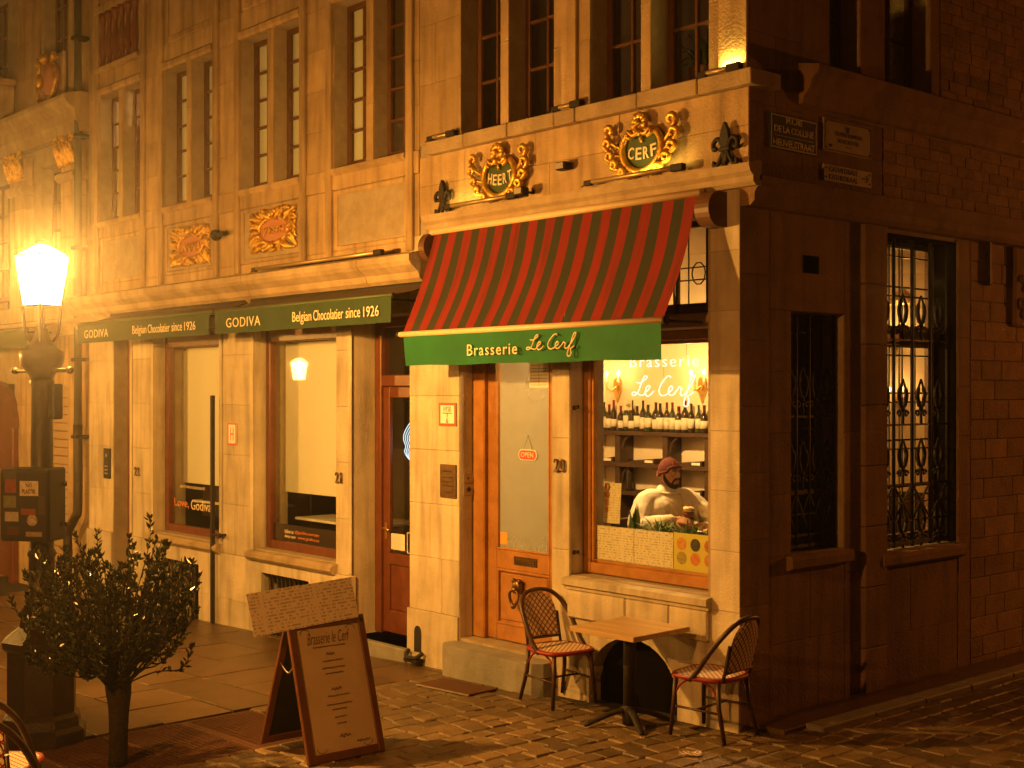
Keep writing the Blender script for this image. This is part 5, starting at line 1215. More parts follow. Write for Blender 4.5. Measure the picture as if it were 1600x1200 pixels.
for x, y, s in ((.09, .90, 1), (.55, .90, -1), (.09, .10, 1), (.55, .10, -1)): mb.tube([(x + s * .04 * (1 - cos(t)), 0, y + .035 * sin(t) * (1 if y > .5 else -1)) for t in [i * .4 for i in range(8)]], .002, 4)
mb.xf(Matrix(((1, 0, 0, 0), (0, 0, 1, 0), (0, -1, 0, .003), (0, 0, 0, 1)))); mb.xf(BM_); ob = mb.obj('handwriting', LETTERB, pn); ob['kind'] = 'stuff'
vb = Vector((-v_.x * 1.15, v_.y, v_.z)).normalized(); top = Vector(BM_ @ Vector((0, HB, -.03)))
RB = Matrix(((u.x, -vb.x, 0, top.x), (u.y, -vb.y, 0, top.y), (0, -vb.z, 0, top.z), (0, 0, 0, 1)))
rw = Vector((u.x, u.y, 0)); dn = Vector((-.34, .0, -.94)).normalized(); nn = rw.cross(dn)
RBM = Matrix(((rw.x, dn.x, nn.x, top.x), (rw.y, dn.y, nn.y, top.y), (rw.z, dn.z, nn.z, top.z), (0, 0, 0, 1)))
for a in ((0, .055, 0, .98), (WB - .055, WB, 0, .98), (.055, WB - .055, .0, .06), (.055, WB - .055, .92, .98)): MB().box(a[0], a[1], a[2], a[3], -.014, .014, .004).xf(RBM).obj('rear_rail', BOARDF, mbd)
MB().box(.054, WB - .054, .059, .921, -.006, .006).xf(RBM).obj('rear_panel', BLACK, mbd)
MB().tube(spline([BM_ @ Vector((.02, .70, -.02)), BM_ @ Vector((.02, .66, -.12)), RBM @ Vector((.02, .30, -.01))], 4), .006, 5).obj('chain', ALU, mbd)
for i, (x0, x1, y0, y1, tw) in enumerate([(-.28, .155, .930, 1.235, .075), (.155, .59, .955, 1.255, .070)]):
    mb = MB(); T = BM_ @ Matrix.Translation((x0, y0, .022 + .002 * i)) @ Matrix.Rotation(tw - .02, 4, 'Z'); mb.box(0, x1 - x0, 0, y1 - y0, 0, .003)
    me = mb.mesh('menu_sheet', MENUB); ob = link('menu_sheet', me, mbd); ob.matrix_parent_inverse = Matrix.Translation(-Vector(mbd['_world'])) @ T
MB().box(-.20, .58, 1.0, 1.20, .008, .019, .003).xf(BM_).obj('backing_board', BOARDF, mbd); MB().ball(BM_ @ Vector((.60, .955, .034)), .014, 8, 6).obj('clip', IRON, mbd)

# ------------------------------------------------------------------ clipped shrub
sh = thing('potted_shrub', 'bushy dark evergreen shrub on a thick stem in front of the lamp', 'shrub', (-2.47, -3.83, gz(-2.47)))
sx, sy, sz0 = -2.47, -3.83, gz(-2.47); rs = random.Random(21)
MB().tube(spline([(sx, sy, sz0), (sx + .01, sy, .22), (sx - .01, sy + .01, .42), (sx - .03, sy, .62)], 4), [.070, .068, .066, .066, .068, .070, .074, .080, .088, .092, .088, .075, .06], 10).obj('trunk', BARK, sh)
br = MB(); lv = MB()
def leaf(p, d, l, wd):
    s = d.cross(Vector((rs.uniform(-1, 1), rs.uniform(-1, 1), rs.uniform(-1, 1))))
    if s.length < 1e-3: return
    s.normalize(); nrm = d.cross(s)
    a = p; b = p + d * l * .5 + s * wd + nrm * wd * .25; c = p + d * l; e = p + d * l * .5 - s * wd + nrm * wd * .25
    lv.add([a, b, c, e], [(0, 1, 2), (0, 2, 3)])
for k in range(175):
    th = rs.uniform(0, 2 * pi); el = rs.uniform(-.35, 1.0) if rs.random() < .82 else rs.uniform(-.7, -.2)
    rr = rs.uniform(.5, 1.0) ** .6 if k % 5 else rs.uniform(1.0, 1.12)
    e = Vector((cos(th) * .54 * rr * sqrt(max(.05, 1 - el * el * .75)), sin(th) * .54 * rr * sqrt(max(.05, 1 - el * el * .75)), .50 * el * rr))
    base = Vector((sx - .02 + rs.uniform(-.06, .06), sy + rs.uniform(-.06, .06), rs.uniform(.42, .78))); tip = Vector((sx - .05, sy, .92)) + e
    mid = (base + tip) / 2 + Vector((rs.uniform(-.06, .06), rs.uniform(-.06, .06), rs.uniform(-.08, .06)))
    tip2 = tip + Vector((e.x * .10 + rs.uniform(-.05, .05), e.y * .10 + rs.uniform(-.05, .05), rs.uniform(.02, .22)))
    pts = spline([base, mid, tip, tip2], 5); br.tube(pts, [(.014 if k % 9 == 0 else .007) * (1 - .75 * i / (len(pts) - 1)) for i in range(len(pts))], 4)
    for i in range(5, len(pts) - 1):
        d = (pts[i + 1] - pts[i]).normalized()
        for q in range(4):
            off = Vector((rs.uniform(-1, 1), rs.uniform(-1, 1), rs.uniform(-.3, 1))).normalized(); dd = (d * .8 + off * .9).normalized()
            leaf(pts[i] + (pts[i + 1] - pts[i]) * rs.random(), dd, rs.uniform(.032, .072), rs.uniform(.007, .014))
    for q in range(5): leaf(pts[-1], (Vector((rs.uniform(-.5, .5), rs.uniform(-.5, .5), 1))).normalized(), .05, .009)
br.obj('branches', BARK, sh); ob = lv.obj('leaves', LEAF, sh); ob['kind'] = 'stuff'

# ------------------------------------------------------------------ inside the brasserie
shf = thing('wine_shelf', 'dark wooden wall shelf carrying the row of wine bottles', 'shelf', (-3.0, 2.5, .24))
for i, z in enumerate((2.14, 1.80, 1.50, 1.18)): MB().box(-3.99, -2.13, 2.36, 2.612, z - .045, z, .004).obj('shelf_board', DARKW, shf)
for x in (-3.60, -2.91, -2.34): MB().box(x - .035, x + .035, 2.39, 2.618, .24, 2.094, .004).obj('post', DARKW, shf)
for x in (-3.60, -2.91):
    MB().tube(spline([(x + .05, 2.42, 1.92), (x + .08, 2.42, 2.03), (x + .16, 2.42, 2.09)], 4), .014, 6).obj('bracket', DARKW, shf)
    MB().tube(spline([(x + .05, 2.42, 1.60), (x + .08, 2.42, 1.70), (x + .16, 2.42, 1.75)], 4), .014, 6).obj('bracket', DARKW, shf)
ordn = ['first', 'second', 'third', 'fourth', 'fifth', 'sixth', 'seventh', 'eighth', 'ninth', 'tenth', 'eleventh', 'twelfth', 'thirteenth', 'fourteenth', 'fifteenth', 'sixteenth', 'seventeenth', 'eighteenth', 'nineteenth', 'twentieth', 'twenty-first']
def bottle(x, y, z, h, r, glass, lab_h, lab_z, cap, label, group='wine bottles on the top shelf', lab=True):
    t = thing('wine_bottle', label, 'bottle', (x, y, z), group, world=False)
    MB().lathe([(r * .95, 0), (r, .01), (r, h * .56), (r * .86, h * .64), (r * .42, h * .74), (r * .36, h * .80), (r * .36, h * .97), (r * .42, h * .98), (r * .42, h)], n=14).obj('glass', glass, t)
    if lab: MB().lathe([(r + .0012, lab_z), (r + .0012, lab_z + lab_h)], n=14).obj('paper_label', LABELP, t)
    if cap: MB().lathe([(r * .40, h * .80), (r * .40, h * .975), (r * .46, h * .98), (r * .46, h * 1.004)], n=12).obj('capsule', cap, t)
rb = random.Random(12)
for i in range(20):
    x = -3.93 + i * .0845 + rb.uniform(-.008, .008); c = CAPSULE if i in (2, 3, 4, 12, 13, 14, 15, 18, 19) else None
    gl_ = BOTTLEG if i % 4 == 1 else BOTTLE
    bottle(x, 2.43 + rb.uniform(-.015, .015), 2.141, rb.choice((.27, .285, .30, .31, .33)), rb.choice((.034, .037, .042)), gl_, rb.choice((.08, .10, .12)), rb.choice((.03, .045)), c, '%s wine bottle from the left on the top shelf%s' % (ordn[i], ', red capsule' if c else ''))
bottle(-3.47, 2.45, 1.501, .34, .040, BOTTLE, .1, .03, None, 'single slim dark bottle alone on the lower shelf', 'bottles on the lower shelf', lab=False)
for i, (x0, x1, z) in enumerate(((-3.50, -3.05, 1.802), (-2.85, -2.40, 1.802), (-3.95, -3.66, 1.802), (-3.35, -2.98, 1.502), (-2.85, -2.40, 1.502))):
    lab = ['dark tray on the middle shelf, centre bay', 'dark tray on the middle shelf, right bay', 'dark tray on the middle shelf, left bay', 'dark tray on the lower shelf, behind the man', 'dark tray on the lower shelf, right bay'][i]
    t = thing('tray', lab, 'tray', ((x0 + x1) / 2, 2.47, z), 'trays on the shelves'); MB().prism([(x0, z), (x0 + .06, z), (x1, z), (x1, z + .055), (x0 + .16, z + .03)], 2.38, 2.56, 'y').obj('tray_body', DARKW, t); MB().box(x1 - .13, x1 - .02, 2.375, 2.379, z + .01, z + .035).obj('tag', PAPERW, t)
CANDLE = emit_mat('candle_bulb', (1., .60, .20), 24.); WAX = M('candle_sleeve', (.62, .48, .28), .6)
def sconce(x, y, z, label, power, group='brass wall sconces'):
    t = thing('wall_sconce', label, 'sconce', (x, y, z), group)
    MB().prism([(x, z - .19), (x + .06, z - .05), (x + .05, z + .06), (x, z + .12), (x - .05, z + .06), (x - .06, z - .05)], y - .02, y, 'y').obj('backplate', BRASS, t)
    for s in (-1, 1):
        MB().tube(spline([(x, y - .02, z), (x + s * .04, y - .07, z - .05), (x + s * .085, y - .09, z - .01), (x + s * .09, y - .09, z + .03)], 4), .008, 6).obj('arm', BRASS, t)
        MB().lathe([(.012, z + .03), (.024, z + .038), (.012, z + .045), (.010, z + .11)], (x + s * .09, y - .09), 10).obj('candle', WAX, t)
        MB().ball((x + s * .09, y - .09, z + .135), .017, 10, 8, (1, 1, 1.7)).obj('bulb', CANDLE, t)
        light('bulb_light', 'POINT', (x + s * .09, y - .13, z + .14), power, (1., .56, .18), .03, t)
SCP = 3.2
sconce(-3.80, 2.615, 2.63, 'lit brass sconce above the left end of the bottles', SCP)
sconce(-2.58, 2.615, 2.63, 'lit brass sconce above the right end of the bottles', SCP)
sconce(-2.62, 6.25, 3.18, 'lit brass sconce seen high in the side window', SCP * 1.1); sconce(-2.55, 6.25, 2.46, 'lit brass sconce seen lower in the side window', SCP * 1.1)
def pendant(x, y, z, label, power, col=(1., .56, .18)):
    t = thing('pendant_lamp', label, 'lamp', (x, y, z), 'pendant lamps in the brasserie')
    MB().tube([(x, y, z + .12), (x, y, 4.0)], .006, 6).obj('cord', IRON, t); MB().lathe([(.03, z + .14), (.05, z + .12), (.13, z + .03), (.15, z - .02), (.145, z - .02), (.125, z + .03), (.045, z + .11)], (x, y), 18).obj('shade', BRASS, t); MB().ball((x, y, z + .01), .035, 12, 8).obj('bulb', CANDLE, t)
    light('bulb_light', 'POINT', (x, y, z - .05), power, col, .05, t)
pendant(-2.2, .64, 3.14, 'brass pendant lamp over the table by the window', 480.); pendant(-1.3, 4.3, 3.5, 'brass pendant lamp deeper in the brasserie', 75., (1., .50, .13))
# neon lettering behind the shop window
NEON = emit_mat('pink_white_neon', (1., .42, .30), 4.)
nn_ = thing('neon_sign', 'thin glowing neon lettering reading Brasserie Le Cerf behind the shop window', 'neon sign', (-1.05, .3, 2.45))
text('lettering', nn_, NEON, 'Brasserie', (-1.04, .30, 2.815), width=.76, height=.095, extrude=.008, bold=-.012, spacing=1.25)
script_mesh(-1.40, -.70, 2.44, 2.70, .30, .0055).obj('lettering', NEON, nn_)
mb = MB(); mb.tube([(-1.3, .31, 2.95), (-1.3, .31, 2.86)], .002, 4); mb.tube([(-.8, .31, 2.95), (-.8, .31, 2.86)], .002, 4); mb.tube([(-1.05, .31, 2.78), (-1.05, .31, 2.68)], .002, 4); mb.obj('hanging_wire', IRON, nn_)
# papers and menus in the window
def sheet(name, label, x0, x1, y, z0, z1, mat, lean=0., group=None):
    t = thing(name, label, 'menu', ((x0 + x1) / 2, y, z0), group); me = MB().box(-(x1 - x0) / 2, (x1 - x0) / 2, 0, z1 - z0, 0, .003).mesh('sheet', mat)
    ob = link('sheet', me, t); ob.matrix_parent_inverse = Matrix.Translation(-Vector(t['_world'])) @ Matrix.Translation(((x0 + x1) / 2, y, z0)) @ FACE['front'] @ Matrix.Rotation(-lean, 4, 'X'); return t
sheet('window_menu', 'white printed menu sheet taped at the lower left of the shop window', -1.743, -1.305, .219, 1.112, 1.405, MENUP)
sheet('window_menu', 'white printed menu sheet in the middle of the shop window, right of its twin', -1.298, -.862, .219, 1.112, 1.405, MENUP)
t = sheet('window_menu', 'yellow menu with pictures of dishes at the lower right of the window', -.855, -.41, .219, 1.112, 1.412, YELLOWP)
FOOD = [M('dish_%d' % i, c, .6, c2, scale=45) for i, (c, c2) in enumerate([((.60, .16, .04), (.62, .40, .10)), ((.03, .03, .04), (.10, .08, .06)), ((.55, .20, .08), (.40, .10, .04)), ((.50, .30, .08), (.20, .25, .05)), ((.62, .12, .05), (.55, .3, .1)), ((.5, .14, .05), (.6, .3, .1))])]
for i in range(6):
    cx_, cz_ = -.77 + (i % 3) * .145, 1.325 - (i // 3) * .115
    MB().lathe([(.052, 0), (.052, .002)], n=20).xf(Matrix.Translation((cx_, .2165, cz_)) @ Matrix.Rotation(radians(90), 4, 'X')).obj('dish_picture', FOOD[i], t)
t = sheet('menu_card', 'tall picture menu card standing at the left of the window sill', -1.745, -1.545, .30, 1.42, 1.77, paper_text('card_print', (.70, .64, .46), (.12, .10, .06), 46, 12), .06)
for i in range(5): MB().lathe([(.026, 0), (.026, .002)], n=14).xf(Matrix.Translation((-1.705, .2985 + .002 * i, 1.735 - i * .068)) @ Matrix.Rotation(radians(90), 4, 'X')).obj('dish_picture', FOOD[(i * 2) % 6], t)
t = thing('glass_sticker', 'small white square sticker on the window under the neon', 'sticker', (-1.36, .2, 2.40)); box('square', t, WHITE, -1.405, -1.325, .214, .217, 2.405, 2.49, 0); text('lettering', t, LETTERB, '+D', (-1.365, .2135, 2.445), width=.05, height=.03)
# planter with two plants
pl = thing('window_planter', 'dark planter trough behind the window menus', 'planter', (-1.1, .36, 1.1)); MB().box(-1.70, -.42, .30, .44, 1.10, 1.30, .01).obj('trough', BLACK, pl); MB().box(-1.68, -.44, .315, .425, 1.28, 1.295).obj('soil', BARK, pl); MB().box(-1.85, -.40, .26, .44, 1.06, 1.098, .004).obj('sill_board', OAK, pl)
def blade(mb, base, d, l, wd, bend):
    n = 7; V = []; side = Vector((-d.y, d.x, 0)); side = side.normalized() if side.length > 1e-4 else Vector((1, 0, 0))
    side = (side + Vector((rb.uniform(-.6, .6), rb.uniform(-.6, .6), 0))).normalized()
    for i in range(n + 1):
        s = i / n; p = base + d * (l * s) + Vector((d.x, d.y, 0)) * (bend * l * s * s) - Vector((0, 0, 1)) * (bend * .9 * l * s * s * s)
        w2 = wd * (sin(pi * min(1, s * .85 + .15)) ** .7) * (1 - s ** 4)
        V += [p - side * w2, p + Vector((0, 0, -.15 * w2)), p + side * w2]
    mb.add(V, [(i * 3 + j, i * 3 + j + 1, i * 3 + j + 4, i * 3 + j + 3) for i in range(n) for j in range(2)], 0, True)
def house_plant(x, y, z, kind, label):
    t = thing('house_plant', label, 'plant', (x, y, z), 'plants in the window trough')
    spec = {'agave': (8, .24, .42, .028, .05, .45), 'spider': (48, .22, .46, .008, .75, .9), 'ivy': (26, .10, .24, .02, .6, 1.2)}[kind]
    n, l0, l1, wd, bend, spread = spec
    for i in range(n):
        a = rb.uniform(0, 2 * pi); s = rb.uniform(.15, 1) * spread; d = Vector((cos(a) * s, sin(a) * s * .55, 1)).normalized()
        mb = MB(); blade(mb, Vector((x + rb.uniform(-.05, .05), y + rb.uniform(-.03, .03), z)), d, rb.uniform(l0, l1), wd, bend * rb.uniform(.5, 1.2)); mb.obj('leaf', HOUSELEAF, t)
house_plant(-1.44, .37, 1.29, 'agave', 'broad bladed plant at the left of the window trough')
house_plant(-1.12, .37, 1.29, 'spider', 'arching grassy plant in front of the man'); house_plant(-.82, .37, 1.29, 'spider', 'arching grassy plant at the right of the window trough')
house_plant(-.56, .37, 1.29, 'ivy', 'low leafy plant at the right end of the window trough')
# table inside, with plate and beer
it = thing('cafe_table', 'small cafe table inside the window', 'table', (-1.02, .95, .62)); MB().box(-1.32, -.62, .66, 1.26, 1.318, 1.345, .006).obj('top', DARKW, it); MB().lathe([(.22, .622), (.22, .64), (.04, .66), (.035, 1.31)], (-.97, .96), 14).obj('pedestal', IRON, it)
pt = thing('plate', 'white plate with food remains on the cafe table', 'plate', (-1.0, .85, 1.346)); MB().lathe([(.06, 1.347), (.07, 1.350), (.115, 1.362), (.117, 1.365), (.07, 1.354), (.0, 1.353)], (-1.0, .85), 20).obj('dish', WHITE, pt); mb = MB(); [mb.ball((-1.0 + rb.uniform(-.05, .05), .85 + rb.uniform(-.05, .05), 1.368), .02, 8, 6, (1.3, 1, .7)) for _ in range(7)]; mb.obj('food', FOOD[3], pt)
gl_ = thing('beer_glass', 'stemmed goblet of red-brown beer with foam in front of the man', 'glass', (-1.235, .84, 1.346), world=False)
MB().lathe([(.036, 0), (.036, .004), (.006, .012), (.005, .075), (.02, .085), (.047, .115), (.055, .15), (.052, .20), (.050, .20), (.052, .15), (.044, .118), (.0, .09)], n=18).obj('goblet', SHOPGLASS, gl_)
MB().lathe([(.004, .093), (.042, .119), (.0505, .15), (.0495, .172)], n=18).obj('beer', M('amber_beer', (.14, .028, .010), .1), gl_); MB().lathe([(.0495, .1725), (.049, .20), (.044, .212), (.0, .216)], n=18).obj('foam', M('beer_foam', (.70, .55, .34), .9), gl_)
bn = thing('bench', 'dark wooden bench behind the man', 'bench', (-1.75, 1.2, .62)); MB().box(-2.05, -1.36, .74, 1.56, 1.0, 1.06, .01).obj('seat', DARKW, bn)
for x in (-2.0, -1.42):
    for y in (.8, 1.5): MB().box(x - .03, x + .03, y - .03, y + .03, .62, 1.0, .004).obj('leg', DARKW, bn)
MB().box(-2.09, -2.05, .74, 1.56, 1.06, 1.40, .01).obj('backrest', DARKW, bn)

# ------------------------------------------------------------------ the man at the window
def remeshed(name, mb, mat, parent, voxel, smooth=3):
    me = mb.mesh('tmp', mat); o = bpy.data.objects.new('tmp', me)
    m = o.modifiers.new('r', 'REMESH'); m.mode = 'VOXEL'; m.voxel_size = voxel; m.use_smooth_shade = True
    if smooth: s = o.modifiers.new('s', 'SMOOTH'); s.iterations = smooth; s.factor = .5
    me2 = baked(o)
    bpy.data.objects.remove(o); bpy.data.meshes.remove(me)
    me2.materials.clear(); me2.materials.append(mat)
    for p in me2.polygons: p.use_smooth = True; p.material_index = 0
    return link(name, me2, parent)
man = thing('person', 'bearded person in red beanie and white sweater seated behind the window with a beer', 'person', (-1.6, 1.0, .62))
Fv = Vector((.93, -.36, 0)).normalized(); Sv = Vector((.36, .93, 0)).normalized(); C0 = Vector((-1.56, .93, 0)); Zv = Vector((0, 0, 1))
def B(f, s, z): return C0 + Fv * f + Sv * s + Zv * z
def limb(mb, pts, rad, n=10): mb.tube(spline(pts, 4), [a for i in range(len(rad) - 1) for a in [rad[i] + (rad[i + 1] - rad[i]) * k / 4 for k in range(4)]] + [rad[-1]], n); [mb.ball(p, r, 10, 8) for p, r in ((pts[0], rad[0]), (pts[-1], rad[-1]))]
HF = Vector((.97, -.02, -.10)).normalized(); HS = Vector((.02, .99, .03)).normalized(); HU = HF.cross(HS).normalized(); HC = Vector((-1.545, .935, 1.845))
def Hd(f, s, z): return HC + HF * f + HS * s + HU * z
body = MB()
k0 = len(body.v); body.ball((0, 0, 0), 1, 24, 18); HM = Matrix(((HF.x * .098, HS.x * .078, HU.x * .125, HC.x), (HF.y * .098, HS.y * .078, HU.y * .125, HC.y), (HF.z * .098, HS.z * .078, HU.z * .125, HC.z), (0, 0, 0, 1))); body.xf(HM, k0)
body.ball(Hd(.045, 0, -.075), .058, 14, 10); body.ball(Hd(.070, 0, -.105), .032, 12, 8)
body.tube([Hd(.088, 0, .025), Hd(.104, 0, .0), Hd(.118, 0, -.022)], [.010, .013, .016], 8); body.ball(Hd(.112, 0, -.024), .0175, 10, 8)
for s in (-1, 1):
    body.ball(Hd(.100, s * .013, -.028), .011, 8, 6); body.tube([Hd(.088, s * .012, .034), Hd(.082, s * .052, .032)], .012, 8); body.ball(Hd(.060, s * .045, -.018), .028, 10, 8); body.ball(Hd(-.005, s * .078, -.005), .024, 8, 6, (.7, .5, 1.2))
body.tube([Hd(.090, -.022, -.062), Hd(.098, 0, -.060), Hd(.090, .022, -.062)], .009, 8)
limb(body, [Hd(-.02, 0, -.06), B(0, .0, 1.70), B(-.01, 0, 1.62)], [.056, .056, .075], 12)
# torso, arms and seated legs under the clothes: one continuous body
limb(body, [B(-.02, 0, 1.62), B(-.03, 0, 1.40), B(-.03, 0, 1.18)], [.12, .15, .16], 14)
SHL, SHR = B(-.01, -.20, 1.585), B(-.01, .20, 1.585)
ELL, WRL = B(.12, -.34, 1.36), B(.36, -.12, 1.455)
ELR, WRR = B(.20, .36, 1.385), B(.40, .20, 1.385)
for a, e, w2 in ((SHL, ELL, WRL), (SHR, ELR, WRR)): limb(body, [B(-.01, 0, 1.58), a], [.08, .06]); limb(body, [a, e], [.055, .045]); limb(body, [e, w2], [.043, .028])
for s in (-1, 1): limb(body, [B(-.02, s * .10, 1.15), B(.42, s * .13, 1.13)], [.09, .065]); limb(body, [B(.42, s * .13, 1.13), B(.40, s * .13, .72)], [.06, .04]); limb(body, [B(.38, s * .13, .665), B(.54, s * .15, .655)], [.042, .036])
def hand(mb, w2, d, side, palm_n, curl, spread=.012):
    d = d.normalized(); pn_ = (palm_n - d * palm_n.dot(d)).normalized(); ac = d.cross(pn_) * side
    c = w2 + d * .05
    for i in range(4):
        a = -.030 + i * .020; mb.tube([w2 + ac * a * .55, w2 + d * .045 + ac * a, w2 + d * .088 + ac * a * 1.05], [.015, .0155, .0125], 8)
        L_ = (.072, .080, .076, .058)[i]; p = w2 + d * .085 + ac * a * 1.08; dd = d.copy(); pts = [p]
        for j, f in enumerate((.45, .32, .26)):
            dd = (dd + pn_ * curl * (.5 + j * .45) + ac * spread * (i - 1.5) * 2).normalized(); p = p + dd * L_ * f; pts.append(p)
        mb.tube(pts, [.0105, .0095, .0088, .0075], 7); mb.ball(pts[-1], .0075, 7, 5)
    tb_ = w2 + d * .022 - ac * .030; td = (d * .65 - ac * .75 + pn_ * .15).normalized(); p1 = tb_ + td * .04; p2 = p1 + (td + d * .35).normalized() * .032; p3 = p2 + (td * .6 + d * .6).normalized() * .024
    mb.tube([w2 + d * .012 - ac * .012, tb_, p1, p2, p3], [.015, .0145, .0125, .0108, .009], 8); mb.ball(p3, .009, 7, 5)
hand(body, WRL, (B(.50, .08, 1.43) - WRL), 1, Vector((-.3, .4, -.6)), .35)
hand(body, WRR, (B(.46, .02, 1.40) - WRR), -1, Vector((-.5, -.3, -.3)), .75)
bo = remeshed('body', body, SKIN, man, .0055, 3)
sw2 = MB()
limb(sw2, [B(-.015, 0, 1.635), B(-.01, 0, 1.56), B(-.015, 0, 1.36), B(-.02, 0, 1.15)], [.115, .165, .195, .20], 18)
for s in (-1, 1): sw2.ball(B(.02, s * .10, 1.50), .145, 14, 10); sw2.ball(B(.0, s * .12, 1.30), .16, 14, 10)
limb(sw2, [B(-.01, -.10, 1.60), SHL, (SHL + ELL) / 2 - Sv * .02, ELL, (ELL + WRL) / 2, WRL - (WRL - ELL).normalized() * .03], [.10, .105, .10, .098, .082, .050], 14)
limb(sw2, [B(-.01, .10, 1.60), SHR, (SHR + ELR) / 2 + Sv * .02, ELR, (ELR + WRR) / 2, WRR - (WRR - ELR).normalized() * .03], [.10, .105, .10, .098, .080, .050], 14)
so = remeshed('sweater', sw2, WOOL, man, .010, 4)
from mathutils import noise as _nz
nrm_ = [v.normal.copy() for v in so.data.vertices]
for v, nv_ in zip(so.data.vertices, nrm_):
    c = v.co.copy(); f_ = _nz.noise(Vector((c.x * 9, c.y * 9, c.z * 16))) + .6 * _nz.noise(Vector((c.x * 22 + 5, c.y * 22, c.z * 30))); v.co = c + nv_ * (.006 * f_)
MB().tube([B(.02 + .088 * cos(t), .088 * sin(t), 1.668 - .012 * cos(t)) for t in [2 * pi * k / 20 for k in range(20)]], .013, 8, closed=True).obj('collar', WOOL, so)
MB().tube(spline([B(.06, -.075, 1.67), B(.15, -.06, 1.58), B(.19, -.01, 1.50), B(.205, .01, 1.47), B(.19, .03, 1.51), B(.15, .07, 1.59), B(.06, .08, 1.67)], 4), .003, 5).obj('necklace', BRASS, man)
bt = MB(); k0 = 0; bt.ball((0, 0, 0), 1, 26, 18)
bt.v = [(x, y, z) for x, y, z in bt.v]; 
kept = [i for i, p in enumerate(bt.v)]
BMx = Matrix(((HF.x * .112, HS.x * .094, HU.x * .130, 0), (HF.y * .112, HS.y * .094, HU.y * .130, 0), (HF.z * .112, HS.z * .094, HU.z * .130, 0), (0, 0, 0, 1)))
V = []; nr, nc = 12, 28
for i in range(nr + 1):
    for k in range(nc):
        a = 2 * pi * k / nc; zmin = .22 + .26 * cos(a) - (.24 if abs(sin(a)) > .55 and cos(a) < .45 else 0) - (.10 if cos(a) < -.4 else 0); z = 1.08 - (1.08 - zmin) * (i / nr); r_ = sqrt(max(.0, 1 - (min(z, 1.0)) ** 2)) if z < 1 else 0
        r_ = max(r_, .0) * (1 + .02 * cos(14 * a)); V.append(tuple(BMx @ Vector((r_ * cos(a) - .02, r_ * sin(a), z)) + HC))
mb = MB(); mb.add(V, [(i * nc + k, i * nc + (k + 1) % nc, (i + 1) * nc + (k + 1) % nc, (i + 1) * nc + k) for i in range(nr) for k in range(nc)], 0, True); be = mb.obj('beanie', BEANIE, man)
rim = [Vector(V[nr * nc + k]) for k in range(nc)]; MB().tube(rim, .013, 7, closed=True).obj('beanie_cuff', BEANIE, be)
pa = MB(); pa.box(-.028, .028, -.003, .003, -.016, .016, .002); 
T = Matrix.Translation(Hd(.095, -.035, .088)) @ Matrix(((HS.x, HF.x, HU.x, 0), (HS.y, HF.y, HU.y, 0), (HS.z, HF.z, HU.z, 0), (0, 0, 0, 1))) @ Matrix.Rotation(radians(22), 4, 'Z') @ Matrix.Rotation(radians(28), 4, 'X'); pa.xf(T).obj('beanie_patch', M('rust_patch', (.32, .09, .04), .8), be)
bd_ = MB()
for s in (-1, 1): bd_.tube(spline([Hd(.005, s * .074, -.015), Hd(.020, s * .069, -.065), Hd(.052, s * .047, -.103), Hd(.082, s * .012, -.120)], 4), [.010, .012, .014, .016, .018, .020, .021, .022, .023, .024, .024, .023, .022], 8); bd_.tube([Hd(.100, s * .002, -.046), Hd(.094, s * .022, -.052), Hd(.080, s * .034, -.075), Hd(.074, s * .035, -.095)], [.009, .010, .012, .013], 8)
bd_.ball(Hd(.080, 0, -.112), .030, 12, 8); remeshed('beard', bd_, HAIR, man, .005, 2)
ey = MB(); eb = MB()
for s in (-1, 1):
    ey.ball(Hd(.083, s * .032, .008), .0125, 10, 8); eb.ball(Hd(.0935, s * .033, .005), .0062, 8, 6)
    eb.tube(spline([Hd(.098, s * .014, .030), Hd(.097, s * .034, .036), Hd(.083, s * .056, .028)], 3), .0052, 6); eb.tube([Hd(.094, s * .020, .016), Hd(.0945, s * .032, .0185), Hd(.088, s * .046, .013)], .0035, 5)
ey.obj('eyes', WHITE, man); eb.obj('brows', HAIR, man)
MB().tube([Hd(.104, -.018, -.065), Hd(.108, 0, -.063), Hd(.104, .018, -.065)], .006, 6).obj('lips', M('lips', (.32, .10, .07), .5), man)
# trousers
tr_ = MB()
for s in (-1, 1): limb(tr_, [B(-.04, s * .10, 1.17), B(.43, s * .13, 1.135)], [.135, .095], 12); limb(tr_, [B(.43, s * .13, 1.135), B(.40, s * .13, .74)], [.09, .06], 12)
remeshed('trousers', tr_, M('dark_denim', (.02, .022, .03), .8), man, .014, 3)

# ------------------------------------------------------------------ upstairs: pot plant on the window board; shop interior
pp = thing('potted_palm', 'potted palm on the window board of the upper corner window', 'plant', (-.72, .55, 4.75)); MB().lathe([(.10, 4.98), (.14, 5.2), (.145, 5.22), (.12, 5.22)], (-.72, .46), 16).obj('pot', M('terracotta_pot', (.16, .08, .04), .7), pp)
box('window_board', BR, DARKW, -3.9, -.36, .385, .66, 4.93, 4.978, .004)
for i in range(26):
    a = rb.uniform(0, 2 * pi); s = rb.uniform(.2, .9); mb = MB(); blade(mb, Vector((-.72 + rb.uniform(-.04, .04), .46 + rb.uniform(-.03, .03), 5.18)), Vector((cos(a) * s, sin(a) * s * .4, 1)).normalized(), rb.uniform(.35, .7), .020, rb.uniform(.3, .9)); mb.obj('leaf', HOUSELEAF, pp)
nl = thing('neon_figure', 'white neon outline of long flowing hair inside the chocolate shop door', 'neon sign', (-4.75, .5, 1.75)); WNEON = emit_mat('white_neon', (.75, .9, 1.), 1.6)
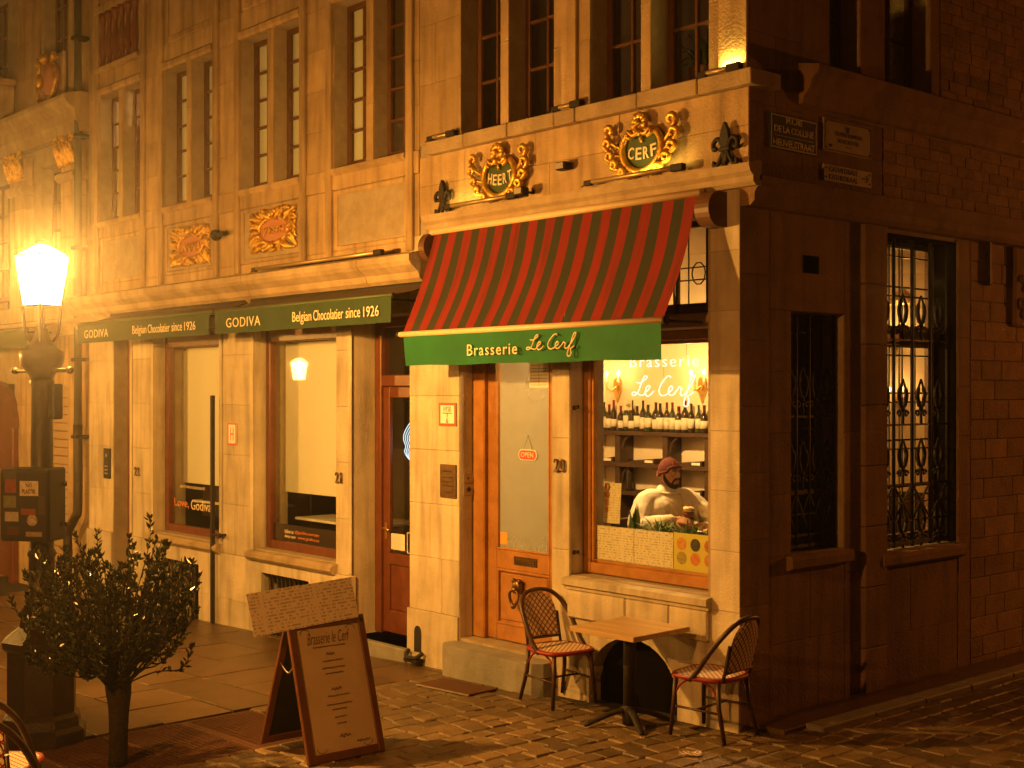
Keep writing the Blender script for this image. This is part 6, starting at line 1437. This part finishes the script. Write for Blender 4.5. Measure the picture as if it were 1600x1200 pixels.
for i in range(4):
    d = i * .030; y_ = .46 + .002 * i; MB().tube(spline([(-4.60, y_, 2.27 - .02 * i), (-4.72 + d * .4, y_, 2.255 - .02 * i), (-4.83 + d, y_, 2.16 - .01 * i), (-4.87 + d, y_, 2.07), (-4.83 + d, y_, 1.985), (-4.85 + d * .9, y_, 1.93), (-4.79 + d * .5, y_, 1.865 - .012 * i), (-4.72 + d * .4, y_, 1.85 - .01 * i)], 5), .0045, 6).obj('hair_strand', WNEON, nl)
MB().tube(spline([(-4.60, .47, 1.96), (-4.62, .47, 1.86), (-4.60, .47, 1.80), (-4.66, .47, 1.70)], 4), .007, 6).obj('body_line', WNEON, nl)
ctr = thing('shop_counter', 'low glass counter inside the chocolate shop door', 'counter', (-5.0, 1.8, -.02)); box('carcass', ctr, CHOC, -6.3, -4.4, 1.7, 2.3, -.02, .95); box('top', ctr, WHITE, -6.35, -4.35, 1.65, 2.35, 1.30, 1.33); box('glass_front', ctr, SHOPGLASS, -6.3, -4.4, 1.68, 1.686, .95, 1.30, 0); box('inner_shelf', ctr, ALU, -6.28, -4.42, 1.75, 2.2, 1.08, 1.10)
for i in range(7): bx2 = box('chocolate_box', None, [CHOC, GOLD, REDENAM][i % 3], -6.1 + i * .22, -5.95 + i * .22, 1.8, 1.95, 1.101, 1.16); tag(bx2, '%s small gift box from the left in the glass counter' % ordn[i], 'box', 'gift boxes in the counter')
st_ = thing('door_stand', 'narrow dark price stand behind the chocolate shop door glass', 'stand', (-4.8, .75, -.02)); box('card', st_, CHOC, -4.93, -4.74, .60, .606, 1.36, 1.72, .002); mb = MB(); mb.tube([(-4.84, .61, .0), (-4.84, .61, 1.5)], .012, 8); mb.lathe([(.12, -.018), (.12, .0)], (-4.84, .61), 14); mb.obj('pole', IRON, st_); mb = MB(); [squiggle(mb, -4.905, -4.765, 1.66 - k * .045, .012, .598, .0016, k) for k in range(6)]; mb.obj('print', LETTER, st_)
# lamps in the rooms that are lit
light('upper_room_light', 'POINT', (-7.6, 1.8, 6.4), 330, (1., .62, .27), .12, GO); light('upper_room_light', 'POINT', (-10.2, 1.8, 6.4), 60, (1., .62, .27), .12, GO)
light('upper_room_light', 'POINT', (-2.2, 3.4, 6.9), 6, (1., .5, .22), .12, BR)
light('shop_light', 'POINT', (-5.2, 2.6, 3.2), 8, (1., .55, .25), .1, GO)

bpy.data.scenes.remove(WORK)
# ------------------------------------------------------------------ haze added for the halo round the street lamp
hz = MB().box(-62, 62, -62, 62, -4, 9.6).obj('haze', []); hz['kind'] = 'stuff'
hm = bpy.data.materials.new('lamp_halo_haze'); hm.use_nodes = True; hn = hm.node_tree
for n in list(hn.nodes):
    if n.type == 'BSDF_PRINCIPLED': hn.nodes.remove(n)
pv = hn.nodes.new('ShaderNodeVolumePrincipled'); pv.inputs['Density'].default_value = HAZE; pv.inputs['Color'].default_value = (.95, .93, .9, 1); pv.inputs['Anisotropy'].default_value = .9
hn.links.new(pv.outputs[0], hn.nodes['Material Output'].inputs['Volume']); hz.data.materials.append(hm)
for o in bpy.data.objects:
    for k in ('_world', '_l'):
        if k in o: del o[k]
